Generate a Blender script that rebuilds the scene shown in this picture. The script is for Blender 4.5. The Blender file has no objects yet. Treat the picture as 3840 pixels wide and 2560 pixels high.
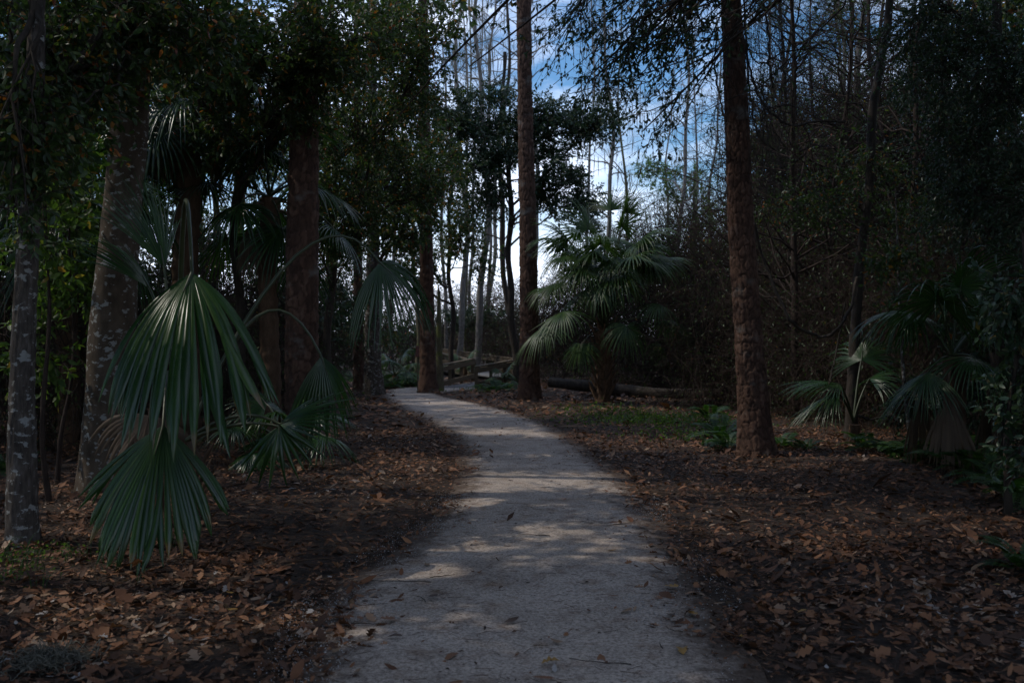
import bpy, math
import numpy as np
from mathutils import Vector

# ---------------------------------------------------------------- camera
scene = bpy.context.scene
COL = scene.collection
F, CX, HZ, EYE = 3733.0, 1920.0, 1255.0, 1.6        # photograph: focal length, centre column, horizon row (px), eye height (m)
cam_data = bpy.data.cameras.new('camera')
cam_data.lens, cam_data.sensor_width = 35.0, 36.0
cam_data.shift_y = (HZ - 1280.0) / 3840.0
cam_data.clip_start, cam_data.clip_end = 0.05, 3000.0
cam_data.dof.use_dof, cam_data.dof.focus_distance, cam_data.dof.aperture_fstop = True, 9.0, 3.2
cam = bpy.data.objects.new('camera', cam_data)
cam.location, cam.rotation_euler = (0, 0, EYE), (math.radians(90), 0, 0)
COL.objects.link(cam); scene.camera = cam

# ---------------------------------------------------------------- sky, sun, exposure
SUN_EL, SUN_LEFT = math.radians(51), math.radians(86)   # sun stands high on the left
SUN = np.array([-math.cos(SUN_EL) * math.sin(SUN_LEFT), math.cos(SUN_EL) * math.cos(SUN_LEFT), math.sin(SUN_EL)])
world = bpy.data.worlds.new('World'); scene.world = world; world.use_nodes = True
wn, wl = world.node_tree.nodes, world.node_tree.links
wn.clear()
wo = wn.new('ShaderNodeOutputWorld'); bg = wn.new('ShaderNodeBackground')
sky = wn.new('ShaderNodeTexSky'); sky.sky_type = 'NISHITA'; sky.sun_disc = False
sky.sun_elevation, sky.sun_rotation = SUN_EL, -SUN_LEFT
sky.air_density, sky.dust_density, sky.ozone_density = 1.0, 0.15, 2.2
hs = wn.new('ShaderNodeHueSaturation'); hs.inputs['Saturation'].default_value = 1.6
tc = wn.new('ShaderNodeTexCoord'); mp = wn.new('ShaderNodeMapping'); mp.inputs['Scale'].default_value = (2.0, 2.0, 6.0)
nz = wn.new('ShaderNodeTexNoise'); nz.inputs['Scale'].default_value = 1.6; nz.inputs['Detail'].default_value = 8; nz.inputs['Roughness'].default_value = 0.6
cr = wn.new('ShaderNodeValToRGB'); cr.color_ramp.elements[0].position = 0.42; cr.color_ramp.elements[1].position = 0.68
mx = wn.new('ShaderNodeMix'); mx.data_type = 'RGBA'
cl = wn.new('ShaderNodeMath'); cl.operation = 'MULTIPLY'; cl.inputs[1].default_value = 0.75
wl.new(sky.outputs[0], hs.inputs['Color']); wl.new(tc.outputs['Generated'], mp.inputs['Vector']); wl.new(mp.outputs[0], nz.inputs['Vector'])
wl.new(nz.outputs['Fac'], cr.inputs[0]); wl.new(cr.outputs[0], cl.inputs[0]); 
sp = wn.new('ShaderNodeSeparateXYZ'); wl.new(tc.outputs['Generated'], sp.inputs[0])
hz = wn.new('ShaderNodeMapRange'); hz.interpolation_type = 'SMOOTHSTEP'; hz.inputs['From Min'].default_value = 0.17; hz.inputs['From Max'].default_value = 0.02; hz.inputs['To Min'].default_value = 0.08; hz.inputs['To Max'].default_value = 0.9
wl.new(sp.outputs['Z'], hz.inputs['Value']); hm = wn.new('ShaderNodeMath'); hm.operation = 'MAXIMUM'; wl.new(hz.outputs[0], hm.inputs[0]); wl.new(cl.outputs[0], hm.inputs[1])   # haze bank along the whole horizon
wl.new(hm.outputs[0], mx.inputs['Factor'])
wl.new(hs.outputs[0], mx.inputs['A']); mx.inputs['B'].default_value = (16.0, 17.2, 20.5, 1)
wl.new(mx.outputs['Result'], bg.inputs['Color']); bg.inputs['Strength'].default_value = 0.15
wl.new(bg.outputs[0], wo.inputs[0])

sun_data = bpy.data.lights.new('sun', 'SUN'); sun_data.energy = 2.2; sun_data.angle = math.radians(0.53); sun_data.color = (1.0, 0.93, 0.82)
sun_ob = bpy.data.objects.new('sun', sun_data); COL.objects.link(sun_ob)
sun_ob.rotation_euler = Vector(SUN).to_track_quat('Z', 'Y').to_euler(); sun_ob.location = (-20, 10, 30)

vs = scene.view_settings
vs.view_transform = 'Standard'; vs.look = 'None'; vs.exposure = -0.36; vs.gamma = 1.0; vs.use_curve_mapping = False
scene.render.engine = 'CYCLES'
cy = scene.cycles
cy.max_bounces, cy.diffuse_bounces, cy.glossy_bounces, cy.transmission_bounces = 5, 3, 2, 3
cy.use_denoising = True
cy.sample_clamp_indirect = 3.0

# ---------------------------------------------------------------- helpers
rng = np.random.default_rng(11)
def U(a, b, n=None): return rng.uniform(a, b, n)
def P(px, py, d): return np.array([(px - CX) / F * d, d, EYE - (py - HZ) / F * d])
def GX(px, d): return (px - CX) / F * d
def norm(a): return a / np.maximum(np.linalg.norm(a, axis=-1, keepdims=True), 1e-9)

class MB:
    """collects vertices, quads, triangles and a per-vertex tint"""
    def __init__(s): s.v, s.q, s.t, s.c, s.n = [], [], [], [], 0
    def add(s, V, Q=None, T=None, tint=0.5):
        V = np.asarray(V, float).reshape(-1, 3)
        if Q is not None and len(Q): s.q.append(np.asarray(Q, int).reshape(-1, 4) + s.n)
        if T is not None and len(T): s.t.append(np.asarray(T, int).reshape(-1, 3) + s.n)
        s.v.append(V); s.c.append(np.broadcast_to(np.asarray(tint, float), (len(V),))); s.n += len(V); return s
    def mesh(s, name, mat, smooth=True):
        V = np.concatenate(s.v) if s.v else np.zeros((0, 3))
        q = np.concatenate(s.q) if s.q else np.zeros((0, 4), int); t = np.concatenate(s.t) if s.t else np.zeros((0, 3), int)
        me = bpy.data.meshes.new(name)
        me.vertices.add(len(V)); me.vertices.foreach_set('co', V.astype(np.float32).ravel())
        loops = np.concatenate([q.ravel(), t.ravel()]).astype(np.int32)
        me.loops.add(len(loops)); me.loops.foreach_set('vertex_index', loops)
        st = np.concatenate([np.arange(len(q)) * 4, len(q) * 4 + np.arange(len(t)) * 3]).astype(np.int32)
        me.polygons.add(len(st)); me.polygons.foreach_set('loop_start', st)
        me.polygons.foreach_set('use_smooth', np.full(len(st), smooth))
        at = me.attributes.new('tint', 'FLOAT', 'POINT'); at.data.foreach_set('value', np.concatenate(s.c).astype(np.float32))
        me.update(calc_edges=True)
        if mat is not None: me.materials.append(mat)
        return me
    def obj(s, name, mat, parent=None, smooth=True, **k): return put(name, s.mesh(name, mat, smooth), parent, **k)

def put(name, me, parent=None, loc=None, rot=None, scale=None, **k):
    o = bpy.data.objects.new(name, me); COL.objects.link(o)
    if parent is not None: o.parent = parent
    if loc is not None: o.location = loc
    if rot is not None: o.rotation_euler = rot
    if scale is not None: o.scale = scale if hasattr(scale, '__len__') else (scale,) * 3
    tag(o, **k); return o
def tag(o, label=None, cat=None, group=None, kind=None):
    if label: o['label'] = label
    if cat: o['category'] = cat
    if group: o['group'] = group
    if kind: o['kind'] = kind
    return o
def thing(name, label, cat, loc=(0, 0, 0), group=None, rotz=0, scale=1.0):
    return put(name, None, loc=tuple(map(float, loc)), rot=(0, 0, rotz), scale=scale, label=label, cat=cat, group=group)
def dup(root, loc, rotz=0, scale=1.0, label=None, group=None):
    r = root.copy(); COL.objects.link(r); r.location = tuple(map(float, loc)); r.rotation_euler = (0, 0, rotz)
    r.scale = scale if hasattr(scale, '__len__') else (scale,) * 3
    if label: r['label'] = label
    if group: r['group'] = group
    for ch in list(root.children):
        c = ch.copy(); COL.objects.link(c); c.parent = r
        for g in ch.children:
            e = g.copy(); COL.objects.link(e); e.parent = c
    return r

def tubes(Pt, R, k=4, cap=False):
    """batch of tubes: Pt (m,n,3), R (m,n) -> verts, quads"""
    Pt, R = np.asarray(Pt, float), np.asarray(R, float); m, n, _ = Pt.shape
    T = norm(np.gradient(Pt, axis=1)); mean = norm(Pt[:, -1] - Pt[:, 0])
    ref = np.where(np.abs(mean[:, 2:3]) > 0.7, np.array([[0.0, 1.0, 0.0]]), np.array([[0.0, 0.0, 1.0]]))
    N = norm(np.cross(T, ref[:, None, :])); B = np.cross(T, N)
    a = np.arange(k) * 2 * np.pi / k
    V = Pt[:, :, None, :] + R[:, :, None, None] * (np.cos(a)[None, None, :, None] * N[:, :, None, :] + np.sin(a)[None, None, :, None] * B[:, :, None, :])
    i = np.arange(n - 1)[:, None]; j = np.arange(k)[None, :]
    q = np.stack([i * k + j, i * k + (j + 1) % k, (i + 1) * k + (j + 1) % k, (i + 1) * k + j], -1).reshape(-1, 4)
    Q = (q[None] + (np.arange(m) * n * k)[:, None, None]).reshape(-1, 4)
    return V.reshape(-1, 3), Q
def bez(S, C, E, n=8):
    t = np.linspace(0, 1, n)[None, :, None]
    S, C, E = [np.asarray(x, float).reshape(-1, 1, 3) for x in (S, C, E)]
    return (1 - t) ** 2 * S + 2 * t * (1 - t) * C + t * t * E
def spline(pts, n):
    """Catmull-Rom through points"""
    p = np.asarray(pts, float); p = np.vstack([2 * p[0] - p[1], p, 2 * p[-1] - p[-2]])
    u = np.linspace(0, len(p) - 3 - 1e-6, n); i = u.astype(int); f = (u - i)[:, None]
    a, b, c, d = p[i], p[i + 1], p[i + 2], p[i + 3]
    return 0.5 * (2 * b + (c - a) * f + (2 * a - 5 * b + 4 * c - d) * f ** 2 + (3 * b - a - 3 * c + d) * f ** 3)

def hash2(i, j, s):
    h = np.sin(i * 127.1 + j * 311.7 + s * 74.7) * 43758.5453
    return h - np.floor(h)
def vnoise(x, y, s=0.0, wrap=None):
    i, j = np.floor(x), np.floor(y); f, g = x - i, y - j
    f, g = f * f * (3 - 2 * f), g * g * (3 - 2 * g)
    w = (lambda a: np.mod(a, wrap)) if wrap else (lambda a: a)
    return (hash2(w(i), j, s) * (1 - f) + hash2(w(i + 1), j, s) * f) * (1 - g) + (hash2(w(i), j + 1, s) * (1 - f) + hash2(w(i + 1), j + 1, s) * f) * g
def voro(x, y, wrap, s=0.0):
    """nearest-cell distances F1, F2 and a cell value on a cylinder with wrap cells around"""
    i, j = np.floor(x), np.floor(y); d1 = np.full(x.shape, 9.0); d2 = d1.copy(); val = np.zeros(x.shape)
    for a in (-1, 0, 1):
        for b in (-1, 0, 1):
            ci, cj = i + a, j + b; wi = np.mod(ci, wrap)
            px, py = ci + 0.15 + 0.7 * hash2(wi, cj, s), cj + 0.1 + 0.8 * hash2(wi, cj, s + 3)
            d = np.maximum(np.abs(px - x), np.abs(py - y) * 0.9) * 0.6 + np.hypot(px - x, py - y) * 0.4
            nearer = d < d1; d2 = np.where(nearer, d1, np.minimum(d2, d)); val = np.where(nearer, hash2(wi, cj, s + 7), val); d1 = np.where(nearer, d, d1)
    return d1, d2, val

# ---- materials
def mat(name):
    m = bpy.data.materials.new(name); m.use_nodes = True
    nt = m.node_tree; b = nt.nodes['Principled BSDF']; return m, nt, b
def ramp(nt, stops, src=None, interp='LINEAR'):
    r = nt.nodes.new('ShaderNodeValToRGB'); e = r.color_ramp; e.interpolation = interp
    while len(e.elements) < len(stops): e.elements.new(0.5)
    for k, (p, c) in enumerate(stops): e.elements[k].position = p; e.elements[k].color = (*c, 1)
    if src is not None: nt.links.new(src, r.inputs[0])
    return r
def noise(nt, scale, detail=4, rough=0.55, coord='Object', stretch=None):
    t = nt.nodes.new('ShaderNodeTexCoord'); n = nt.nodes.new('ShaderNodeTexNoise')
    n.inputs['Scale'].default_value = scale; n.inputs['Detail'].default_value = detail; n.inputs['Roughness'].default_value = rough
    if stretch:
        g = nt.nodes.new('ShaderNodeMapping'); g.inputs['Scale'].default_value = stretch
        nt.links.new(t.outputs[coord], g.inputs[0]); nt.links.new(g.outputs[0], n.inputs['Vector'])
    else: nt.links.new(t.outputs[coord], n.inputs['Vector'])
    return n.outputs['Fac']
def mixc(nt, fac, a, b, mode='MIX'):
    m = nt.nodes.new('ShaderNodeMix'); m.data_type = 'RGBA'; m.blend_type = mode
    for s, v in (('Factor', fac), ('A', a), ('B', b)):
        if hasattr(v, 'is_output'): nt.links.new(v, m.inputs[s])
        elif s == 'Factor': m.inputs[s].default_value = v
        else: m.inputs[s].default_value = (*v, 1)
    return m.outputs['Result']
def bump(nt, b, h, strength=0.5, dist=0.02):
    n = nt.nodes.new('ShaderNodeBump'); n.inputs['Strength'].default_value = strength; n.inputs['Distance'].default_value = dist
    nt.links.new(h, n.inputs['Height']); nt.links.new(n.outputs[0], b.inputs['Normal'])
def tint(nt):
    a = nt.nodes.new('ShaderNodeAttribute'); a.attribute_name = 'tint'; return a.outputs['Fac']

def leaf_mat(name, stops, trans=0.35, rough=0.45, tcol=1.6, streak=False):
    m, nt, b = mat(name); c = ramp(nt, stops, tint(nt)).outputs[0]
    if streak: c = mixc(nt, noise(nt, 9, 3), c, mixc(nt, 1.0, c, (0.55, 0.6, 0.5), 'MULTIPLY'))
    nt.links.new(c, b.inputs['Base Color']); b.inputs['Roughness'].default_value = rough
    t = nt.nodes.new('ShaderNodeBsdfTranslucent'); g = mixc(nt, 1.0, c, (tcol, tcol * 1.05, tcol * 0.6), 'MULTIPLY')
    nt.links.new(g, t.inputs['Color'])
    s = nt.nodes.new('ShaderNodeMixShader'); s.inputs[0].default_value = trans
    nt.links.new(b.outputs[0], s.inputs[1]); nt.links.new(t.outputs[0], s.inputs[2])
    nt.links.new(s.outputs[0], nt.nodes['Material Output'].inputs['Surface']); return m
M = {}
M['oak'] = leaf_mat('oak_leaf', [(0, (.022, .045, .014)), (.5, (.04, .075, .02)), (.90, (.07, .11, .03)), (.93, (.20, .13, .02)), (.97, (.28, .11, .025)), (1, (.20, .05, .02))])
M['bright'] = leaf_mat('young_leaf', [(0, (.045, .09, .018)), (.6, (.075, .14, .025)), (.95, (.11, .17, .03)), (1, (.30, .18, .03))], trans=0.5)
M['ever'] = leaf_mat('evergreen_leaf', [(0, (.016, .04, .02)), (.6, (.03, .062, .03)), (.97, (.055, .085, .04)), (1, (.2, .14, .03))], trans=0.25, rough=0.4)
M['palm'] = leaf_mat('palm_leaf', [(0, (.015, .044, .010)), (.6, (.027, .075, .016)), (.88, (.055, .105, .026)), (.97, (.15, .12, .045)), (1, (.20, .14, .06))], trans=0.22, rough=0.27, streak=True)
M['palm_far'] = leaf_mat('palm_leaf_blue', [(0, (.018, .044, .011)), (.6, (.040, .086, .019)), (.92, (.09, .13, .032)), (1, (.18, .15, .06))], trans=0.25, rough=0.4)
M['dead_palm'] = leaf_mat('dead_palm_leaf', [(0, (.07, .045, .028)), (1, (.16, .11, .07))], trans=0.15, rough=0.7)
M['fern'] = leaf_mat('fern_leaf', [(0, (.018, .052, .010)), (.7, (.034, .090, .016)), (1, (.07, .12, .022))], trans=0.4)
M['litter'] = leaf_mat('litter_leaf', [(0, (.024, .011, .006)), (.35, (.092, .037, .015)), (.65, (.195, .078, .031)), (.84, (.30, .138, .062)), (.93, (.37, .25, .165)), (.985, (.32, .285, .26)), (1, (.30, .13, .03))], trans=0.08, rough=0.7, tcol=1.0)
M['moss'] = leaf_mat('grey_moss', [(0, (.09, .085, .065)), (1, (.19, .18, .145))], trans=0.15, rough=0.8)
M['needle'] = leaf_mat('pine_needle', [(0, (.05, .026, .014)), (1, (.14, .075, .035))], trans=0.05, rough=0.7)

def bark(name, stops, scale=14, stretch=(1, 1, .3), lichen=None, rough=0.9, cell=False, strength=0.5, moss=None):
    m, nt, b = mat(name); n = noise(nt, scale, 6, .62, stretch=stretch)
    if cell:
        t = tint(nt); mm = nt.nodes.new('ShaderNodeMath'); mm.operation = 'MULTIPLY_ADD'; mm.inputs[1].default_value = .55
        m2 = nt.nodes.new('ShaderNodeMath'); m2.operation = 'MULTIPLY'; m2.inputs[1].default_value = .6
        nt.links.new(t, mm.inputs[0]); nt.links.new(n, m2.inputs[0]); nt.links.new(m2.outputs[0], mm.inputs[2]); c = ramp(nt, stops, mm.outputs[0]).outputs[0]
    else: c = ramp(nt, stops, n).outputs[0]
    if lichen:
        col, sc, lo, hi = lichen; k = ramp(nt, [(lo, (0, 0, 0)), (hi, (1, 1, 1))], noise(nt, sc, 5, .6, stretch=(1, 1, 1.6))).outputs[0]
        c = mixc(nt, k, c, col)
    if moss:
        k = ramp(nt, [(.5, (0, 0, 0)), (.62, (1, 1, 1))], noise(nt, 2.2, 5, .65)).outputs[0]; c = mixc(nt, k, c, moss)
    nt.links.new(c, b.inputs['Base Color']); b.inputs['Roughness'].default_value = rough; b.inputs['Specular IOR Level'].default_value = .25
    bump(nt, b, noise(nt, scale * 2.5, 8, .7, stretch=stretch), strength, 0.02); return m
M['pine'] = bark('pine_bark', [(.12, (.016, .010, .008)), (.42, (.060, .034, .024)), (.7, (.115, .064, .044)), (1, (.19, .135, .11))], 22, cell=True, strength=.6, lichen=((.15, .135, .12), 2.2, .58, .72))
M['smooth'] = bark('smooth_grey_bark', [(.3, (.055, .04, .027)), (.55, (.105, .078, .055)), (.75, (.15, .118, .086))], 10, (1, 1, .5), lichen=((.30, .30, .275), 12, .570, .592), strength=.35)
M['grey'] = bark('grey_furrowed_bark', [(.3, (.035, .028, .024)), (.55, (.10, .083, .07)), (.8, (.22, .195, .175))], 26, (1, 1, .25), lichen=((.32, .32, .30), 11, .560, .60), strength=.9)
M['dark'] = bark('dark_twig_bark', [(.3, (.030, .024, .019)), (.7, (.075, .06, .048))], 20)
M['pale'] = bark('pale_bark', [(.3, (.10, .09, .08)), (.7, (.23, .205, .18))], 16, strength=.4)
M['mossy'] = bark('mossy_bark', [(.3, (.07, .06, .04)), (.7, (.16, .14, .09))], 16, moss=(.12, .14, .04))
M['brown_twig'] = bark('brown_stem', [(.3, (.028, .019, .015)), (.7, (.066, .046, .036))], 16)
M['boot'] = bark('palm_boot', [(.3, (.075, .045, .028)), (.7, (.17, .105, .065))], 18, strength=.8)
M['petiole'] = leaf_mat('palm_petiole', [(0, (.022, .036, .012)), (1, (.05, .06, .022))], trans=.05, rough=.4)
M['wood'] = bark('weathered_rail_wood', [(.3, (.085, .064, .042)), (.7, (.16, .122, .08))], 7, (9, 1, 9), strength=.3)
M['deck'] = bark('grey_deck_wood', [(.3, (.16, .155, .155)), (.7, (.25, .245, .24))], 7, (1, 9, 9), strength=.3)

def put_sand():
    m, nt, b = mat('crushed_shell_sand')
    c = ramp(nt, [(.28, (.345, .285, .238)), (.55, (.515, .432, .366)), (.8, (.61, .52, .45))], noise(nt, 1.3, 8, .62)).outputs[0]
    f = ramp(nt, [(.36, (.35, .33, .32)), (.52, (1, 1, 1)), (.70, (1.5, 1.48, 1.45))], noise(nt, 55, 5, .8)).outputs[0]
    c = mixc(nt, 1.0, c, f, 'MULTIPLY')
    g = ramp(nt, [(.52, (1, 1, 1)), (.68, (.55, .45, .38))], noise(nt, 5, 6, .7)).outputs[0]
    c = mixc(nt, 0.8, c, g, 'MULTIPLY')
    mm = nt.nodes.new('ShaderNodeMath'); mm.operation = 'SUBTRACT'; nt.links.new(noise(nt, 7, 9, .75), mm.inputs[0]); nt.links.new(tint(nt), mm.inputs[1])
    c = mixc(nt, ramp(nt, [(.12, (0, 0, 0)), (.40, (.85, .85, .85))], mm.outputs[0]).outputs[0], c, (.075, .047, .031))
    nt.links.new(c, b.inputs['Base Color']); b.inputs['Roughness'].default_value = .95; b.inputs['Specular IOR Level'].default_value = .2
    bump(nt, b, noise(nt, 70, 6, .75), .8, .012); return m
M['sand'] = put_sand()
def put_soil():
    m, nt, b = mat('leaf_mould')
    c = ramp(nt, [(.3, (.022, .015, .011)), (.5, (.055, .034, .021)), (.7, (.10, .062, .038))], noise(nt, 16, 8, .75)).outputs[0]
    nt.links.new(c, b.inputs['Base Color']); b.inputs['Roughness'].default_value = .95
    bump(nt, b, noise(nt, 22, 8, .75), 1.0, .04); return m
M['soil'] = put_soil()
def plain(name, col, rough=.8, var=.25, scale=30):
    m, nt, b = mat(name); c = ramp(nt, [(.3, tuple(x * (1 - var) for x in col)), (.7, tuple(x * (1 + var) for x in col))], noise(nt, scale, 5)).outputs[0]
    nt.links.new(c, b.inputs['Base Color']); b.inputs['Roughness'].default_value = rough; return m
M['pebble'] = plain('shell_gravel', (.42, .40, .38), .85, .35, 60)

# ---- leaves
LEAF8 = (np.array([[0, 0, 0], [.36, 0, -.01], [.72, 0, -.01], [1, 0, -.09], [.30, .21, .05], [.68, .17, .02], [.30, -.21, .05], [.68, -.17, .02]]),
         np.array([[1, 2, 5, 4], [2, 1, 6, 7]]), np.array([[0, 1, 4], [2, 3, 5], [1, 0, 6], [3, 2, 7]]))
LEAF2 = (np.array([[0, 0, 0], [.5, .22, .06], [1, 0, -.05], [.5, -.22, .06]]), None, np.array([[0, 2, 1], [0, 3, 2]]))
def scatter(mb, tpl, pos, fwd, nrm, size, tn):
    V, Q, T = tpl; x = norm(fwd); z = norm(nrm - x * np.sum(nrm * x, -1, keepdims=True)); y = np.cross(z, x)
    size = np.broadcast_to(size, (len(pos),))[:, None, None]
    W = pos[:, None, :] + size * (V[None, :, 0:1] * x[:, None] + V[None, :, 1:2] * y[:, None] + V[None, :, 2:3] * z[:, None])
    k = len(V); off = (np.arange(len(pos)) * k)[:, None, None]
    mb.add(W, None if Q is None else (Q[None] + off), None if T is None else (T[None] + off), np.repeat(tn, k))
def rdir(n, up=0.0): return norm(rng.normal(size=(n, 3)) + np.array([0, 0, up]))

SUN_GAPS = []   # aimed sun flecks, foliage cut away sunward of each: (point, radius)
def lit_gap(pos, pad=0.0):
    keep = np.ones(len(pos), bool)
    for p, r in SUN_GAPS:
        w = pos - p; s = w @ SUN; d = np.linalg.norm(w - s[:, None] * SUN, axis=1)
        keep &= ~((d < r * (1 + 0.15 * np.sin(s * 3)) + pad) & (s > .35))
    return keep

def in_clumps(clumps, n):
    """clumps: (centre, (rx, ry, rz), weight) -> n random points"""
    w = np.array([c[2] for c in clumps], float); idx = rng.choice(len(clumps), n, p=w / w.sum())
    c = np.array([c[0] for c in clumps])[idx]; r = np.array([c[1] for c in clumps])[idx]
    return c + rdir(n) * U(.25, 1, n)[:, None] ** .6 * r
def px_clump(px, py, d, rx, ry, rd, w=1.0): return (P(px, py, d), (rx / F * d, rd, ry / F * d), w)

def branches(trunk, tr, targets, r0=.035, rise=.45, nseg=8, amin=.12):
    """one limb from the trunk to each target point"""
    n = len(targets); zt = trunk[:, 2]
    hd = np.hypot(targets[:, 0] - np.interp(targets[:, 2], zt, trunk[:, 0]), targets[:, 1] - np.interp(targets[:, 2], zt, trunk[:, 1]))
    za = np.clip(targets[:, 2] - hd * U(.1, .9, n), zt[0] + (zt[-1] - zt[0]) * amin, zt[-1] - .05)
    S = np.stack([np.interp(za, zt, trunk[:, k]) for k in range(3)], 1)
    L = np.linalg.norm(targets - S, axis=1, keepdims=True)
    C = S + (targets - S) * .5 + rng.normal(size=(n, 3)) * L * .10 + np.array([0, 0, 1]) * L * rise * U(-.1, .6, (n, 1))
    B = bez(S, C, targets, nseg); u_ = np.linspace(0, 1, nseg)[None, :, None]
    for fr in (1.3, 2.7, 5.1): B += np.sin(u_ * np.pi) * np.sin(u_ * fr * 6.28 + U(0, 6.28, (n, 1, 3))) * (L[:, :, None] * .035 / fr) * rng.normal(size=(n, 1, 3))
    rb = np.minimum(r0, np.interp(za, zt, tr) * .55) * (0.5 + .6 * np.clip(L[:, 0] / 3, 0, 1.2))
    R = rb[:, None] * np.linspace(1, .13, nseg)[None] + .002
    return B, R
def twigs(B, per, length, droop=.25, spread=.9, t0=.3, nseg=3, r=.004, up=0.0):
    m, n, _ = B.shape; b = np.repeat(np.arange(m), per); t = U(t0, 1, len(b)) * (n - 1) * .999; i = t.astype(int); f = (t - i)[:, None]
    S = B[b, i] * (1 - f) + B[b, i + 1] * f; tg = norm(B[b, i + 1] - B[b, i])
    L = U(.5, 1.15, len(b))[:, None] * length; D = norm(tg * .8 + rdir(len(b), up) * spread)
    E = S + D * L + np.array([0, 0, -1]) * L * droop * U(.2, 1, (len(b), 1))
    Pt = bez(S, S + D * L * .55, E, nseg); Pt[:, 1:] += rng.normal(size=(len(b), nseg - 1, 3)) * L[:, :, None] * .03
    return Pt, np.full((len(b), nseg), r) * np.linspace(1, .35, nseg)[None]
def leaves_on(mb, Pt, per, size, tpl, hang=.3, gap=True, t0=.15, warm=1.0):
    m, n, _ = Pt.shape; b = np.repeat(np.arange(m), per); t = U(t0, 1, len(b)) * (n - 1) * .999; i = t.astype(int); f = (t - i)[:, None]
    S = Pt[b, i] * (1 - f) + Pt[b, i + 1] * f; tg = norm(Pt[b, i + 1] - Pt[b, i])
    fw = norm(tg * .5 + rdir(len(b)) * .8 + np.array([0, 0, -hang])); nr = rdir(len(b), .9)
    if gap: k = lit_gap(S + fw * size * .5, size * .42); S, fw, nr = S[k], fw[k], nr[k]
    tn = U(0, 1, len(S)); tn = np.where(tn > .92, np.where(U(0, 1, len(S)) < warm, tn, tn * .6), tn)
    scatter(mb, tpl, S, fw, nr, size * U(.6, 1.2, len(S)), tn)

def trunk_mesh(mb, C, R, k=20, style=None, seed=0, cells=20, depth=.012, flare=0.0):
    n = len(C); V, Q = tubes(C[None], R[None], k); V = V.reshape(n, k, 3)
    s = np.concatenate([[0], np.cumsum(np.linalg.norm(np.diff(C, axis=0), axis=1))])
    a = np.arange(k) / k; A, Sg = np.meshgrid(a, s); out = norm(V - C[:, None, :]); tn = np.full((n, k), .5)
    if style == 'plates':
        ch = 2 * math.pi * R.mean() / cells * 2.4
        wx = A * cells + .6 * (vnoise(A * cells, Sg / ch * 1.4, seed, cells) - .5) + .4 * (vnoise(A * cells * 3, Sg / ch * 5, seed, cells * 3) - .5); wy = Sg / ch + .7 * (vnoise(A * cells, Sg / ch * 2, seed + 5, cells) - .5)
        d1, d2, v = voro(wx, wy, cells, seed); e = np.clip((d2 - d1) / .22, 0, 1)
        f1, f2, v2 = voro(wx * 2, wy * 2.3, cells * 2, seed + 2); e2 = np.clip((f2 - f1) / .3, 0, 1)
        h = depth * (e ** .6 * (.55 + .6 * v) + .25 * e2 * (.3 + v2)) - depth * .7
        tn = .02 + .98 * (e ** .7 * (.25 + .75 * v)) * (.6 + .4 * v2)
        if flare: h = h + flare * np.exp(-Sg / .22) * (.55 + .6 * np.sin(A * 2 * np.pi * 5 + seed) ** 2)
    elif style == 'furrow':
        x = A * cells; h = depth * (np.abs(vnoise(x + .8 * vnoise(x, Sg * 4, seed + 1, cells), Sg * 5, seed, cells) - .5) * 2 + .5 * vnoise(x * 2, Sg * 12, seed + 2, cells * 2)) - depth
        if flare: h = h + flare * np.exp(-Sg / .25) * (.5 + .6 * np.sin(A * 2 * np.pi * 4 + seed) ** 2)
    else:
        h = depth * (vnoise(A * 6, Sg * 2.5, seed, 6) - .5) * 2 + depth * .25 * (vnoise(A * 24, Sg * 30, seed + 1, 24) - .5)
        if flare: h = h + flare * np.exp(-Sg / .3) * (.5 + .6 * np.sin(A * 2 * np.pi * 4 + seed) ** 2)
    V = V + out * h[:, :, None]
    mb.add(V, Q, None, tn.ravel()); top = C[-1]
    mb.add(np.vstack([V[-1], top[None]]), None, [[i, (i + 1) % k, k] for i in range(k)])
def px_trunk(d, pts, height, step, lean=(0, 0)):
    """trunk axis from (px, py, width px) marks at distance d, carried on to the full height"""
    p = np.array([np.append(P(x, y, d), w / F * d / 2) for x, y, w in pts]); p = p[np.argsort(p[:, 2])]
    base = p[0].copy(); base[2] = -.12; base[:2] = p[0, :2]; base[3] = p[0, 3] * 1.02
    if p[0, 2] > .05: p = np.vstack([base, p])
    else: p[0, 2] = -.12
    if height > p[-1, 2] + .3:
        g = (p[-1, :2] - p[0, :2]) / (p[-1, 2] - p[0, 2]); top = p[-1].copy(); top[:2] += g * (height - p[-1, 2]) * .6; top[2] = height; top[3] = p[-1, 3] * .45
        p = np.vstack([p, top])
    vis = min(p[-1, 2], EYE + .336 * d + .4); z = np.arange(p[0, 2], vis, step); z = np.append(z, np.arange(vis, p[-1, 2], .15)) if vis < p[-1, 2] else z; o = []
    for k in range(4): o.append(np.interp(z, p[:, 2], p[:, k]))
    c = np.stack(o, 1); w = max(3, int(.5 / step) | 1); ker = np.ones(w) / w
    for k in (0, 1, 3): c[:, k] = np.convolve(np.pad(c[:, k], w // 2, mode='edge'), ker, 'valid')
    return c[:, :3], c[:, 3]
def at_origin(mb, o): mb.v = [v - np.asarray(o, float) for v in mb.v]; return mb

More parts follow.
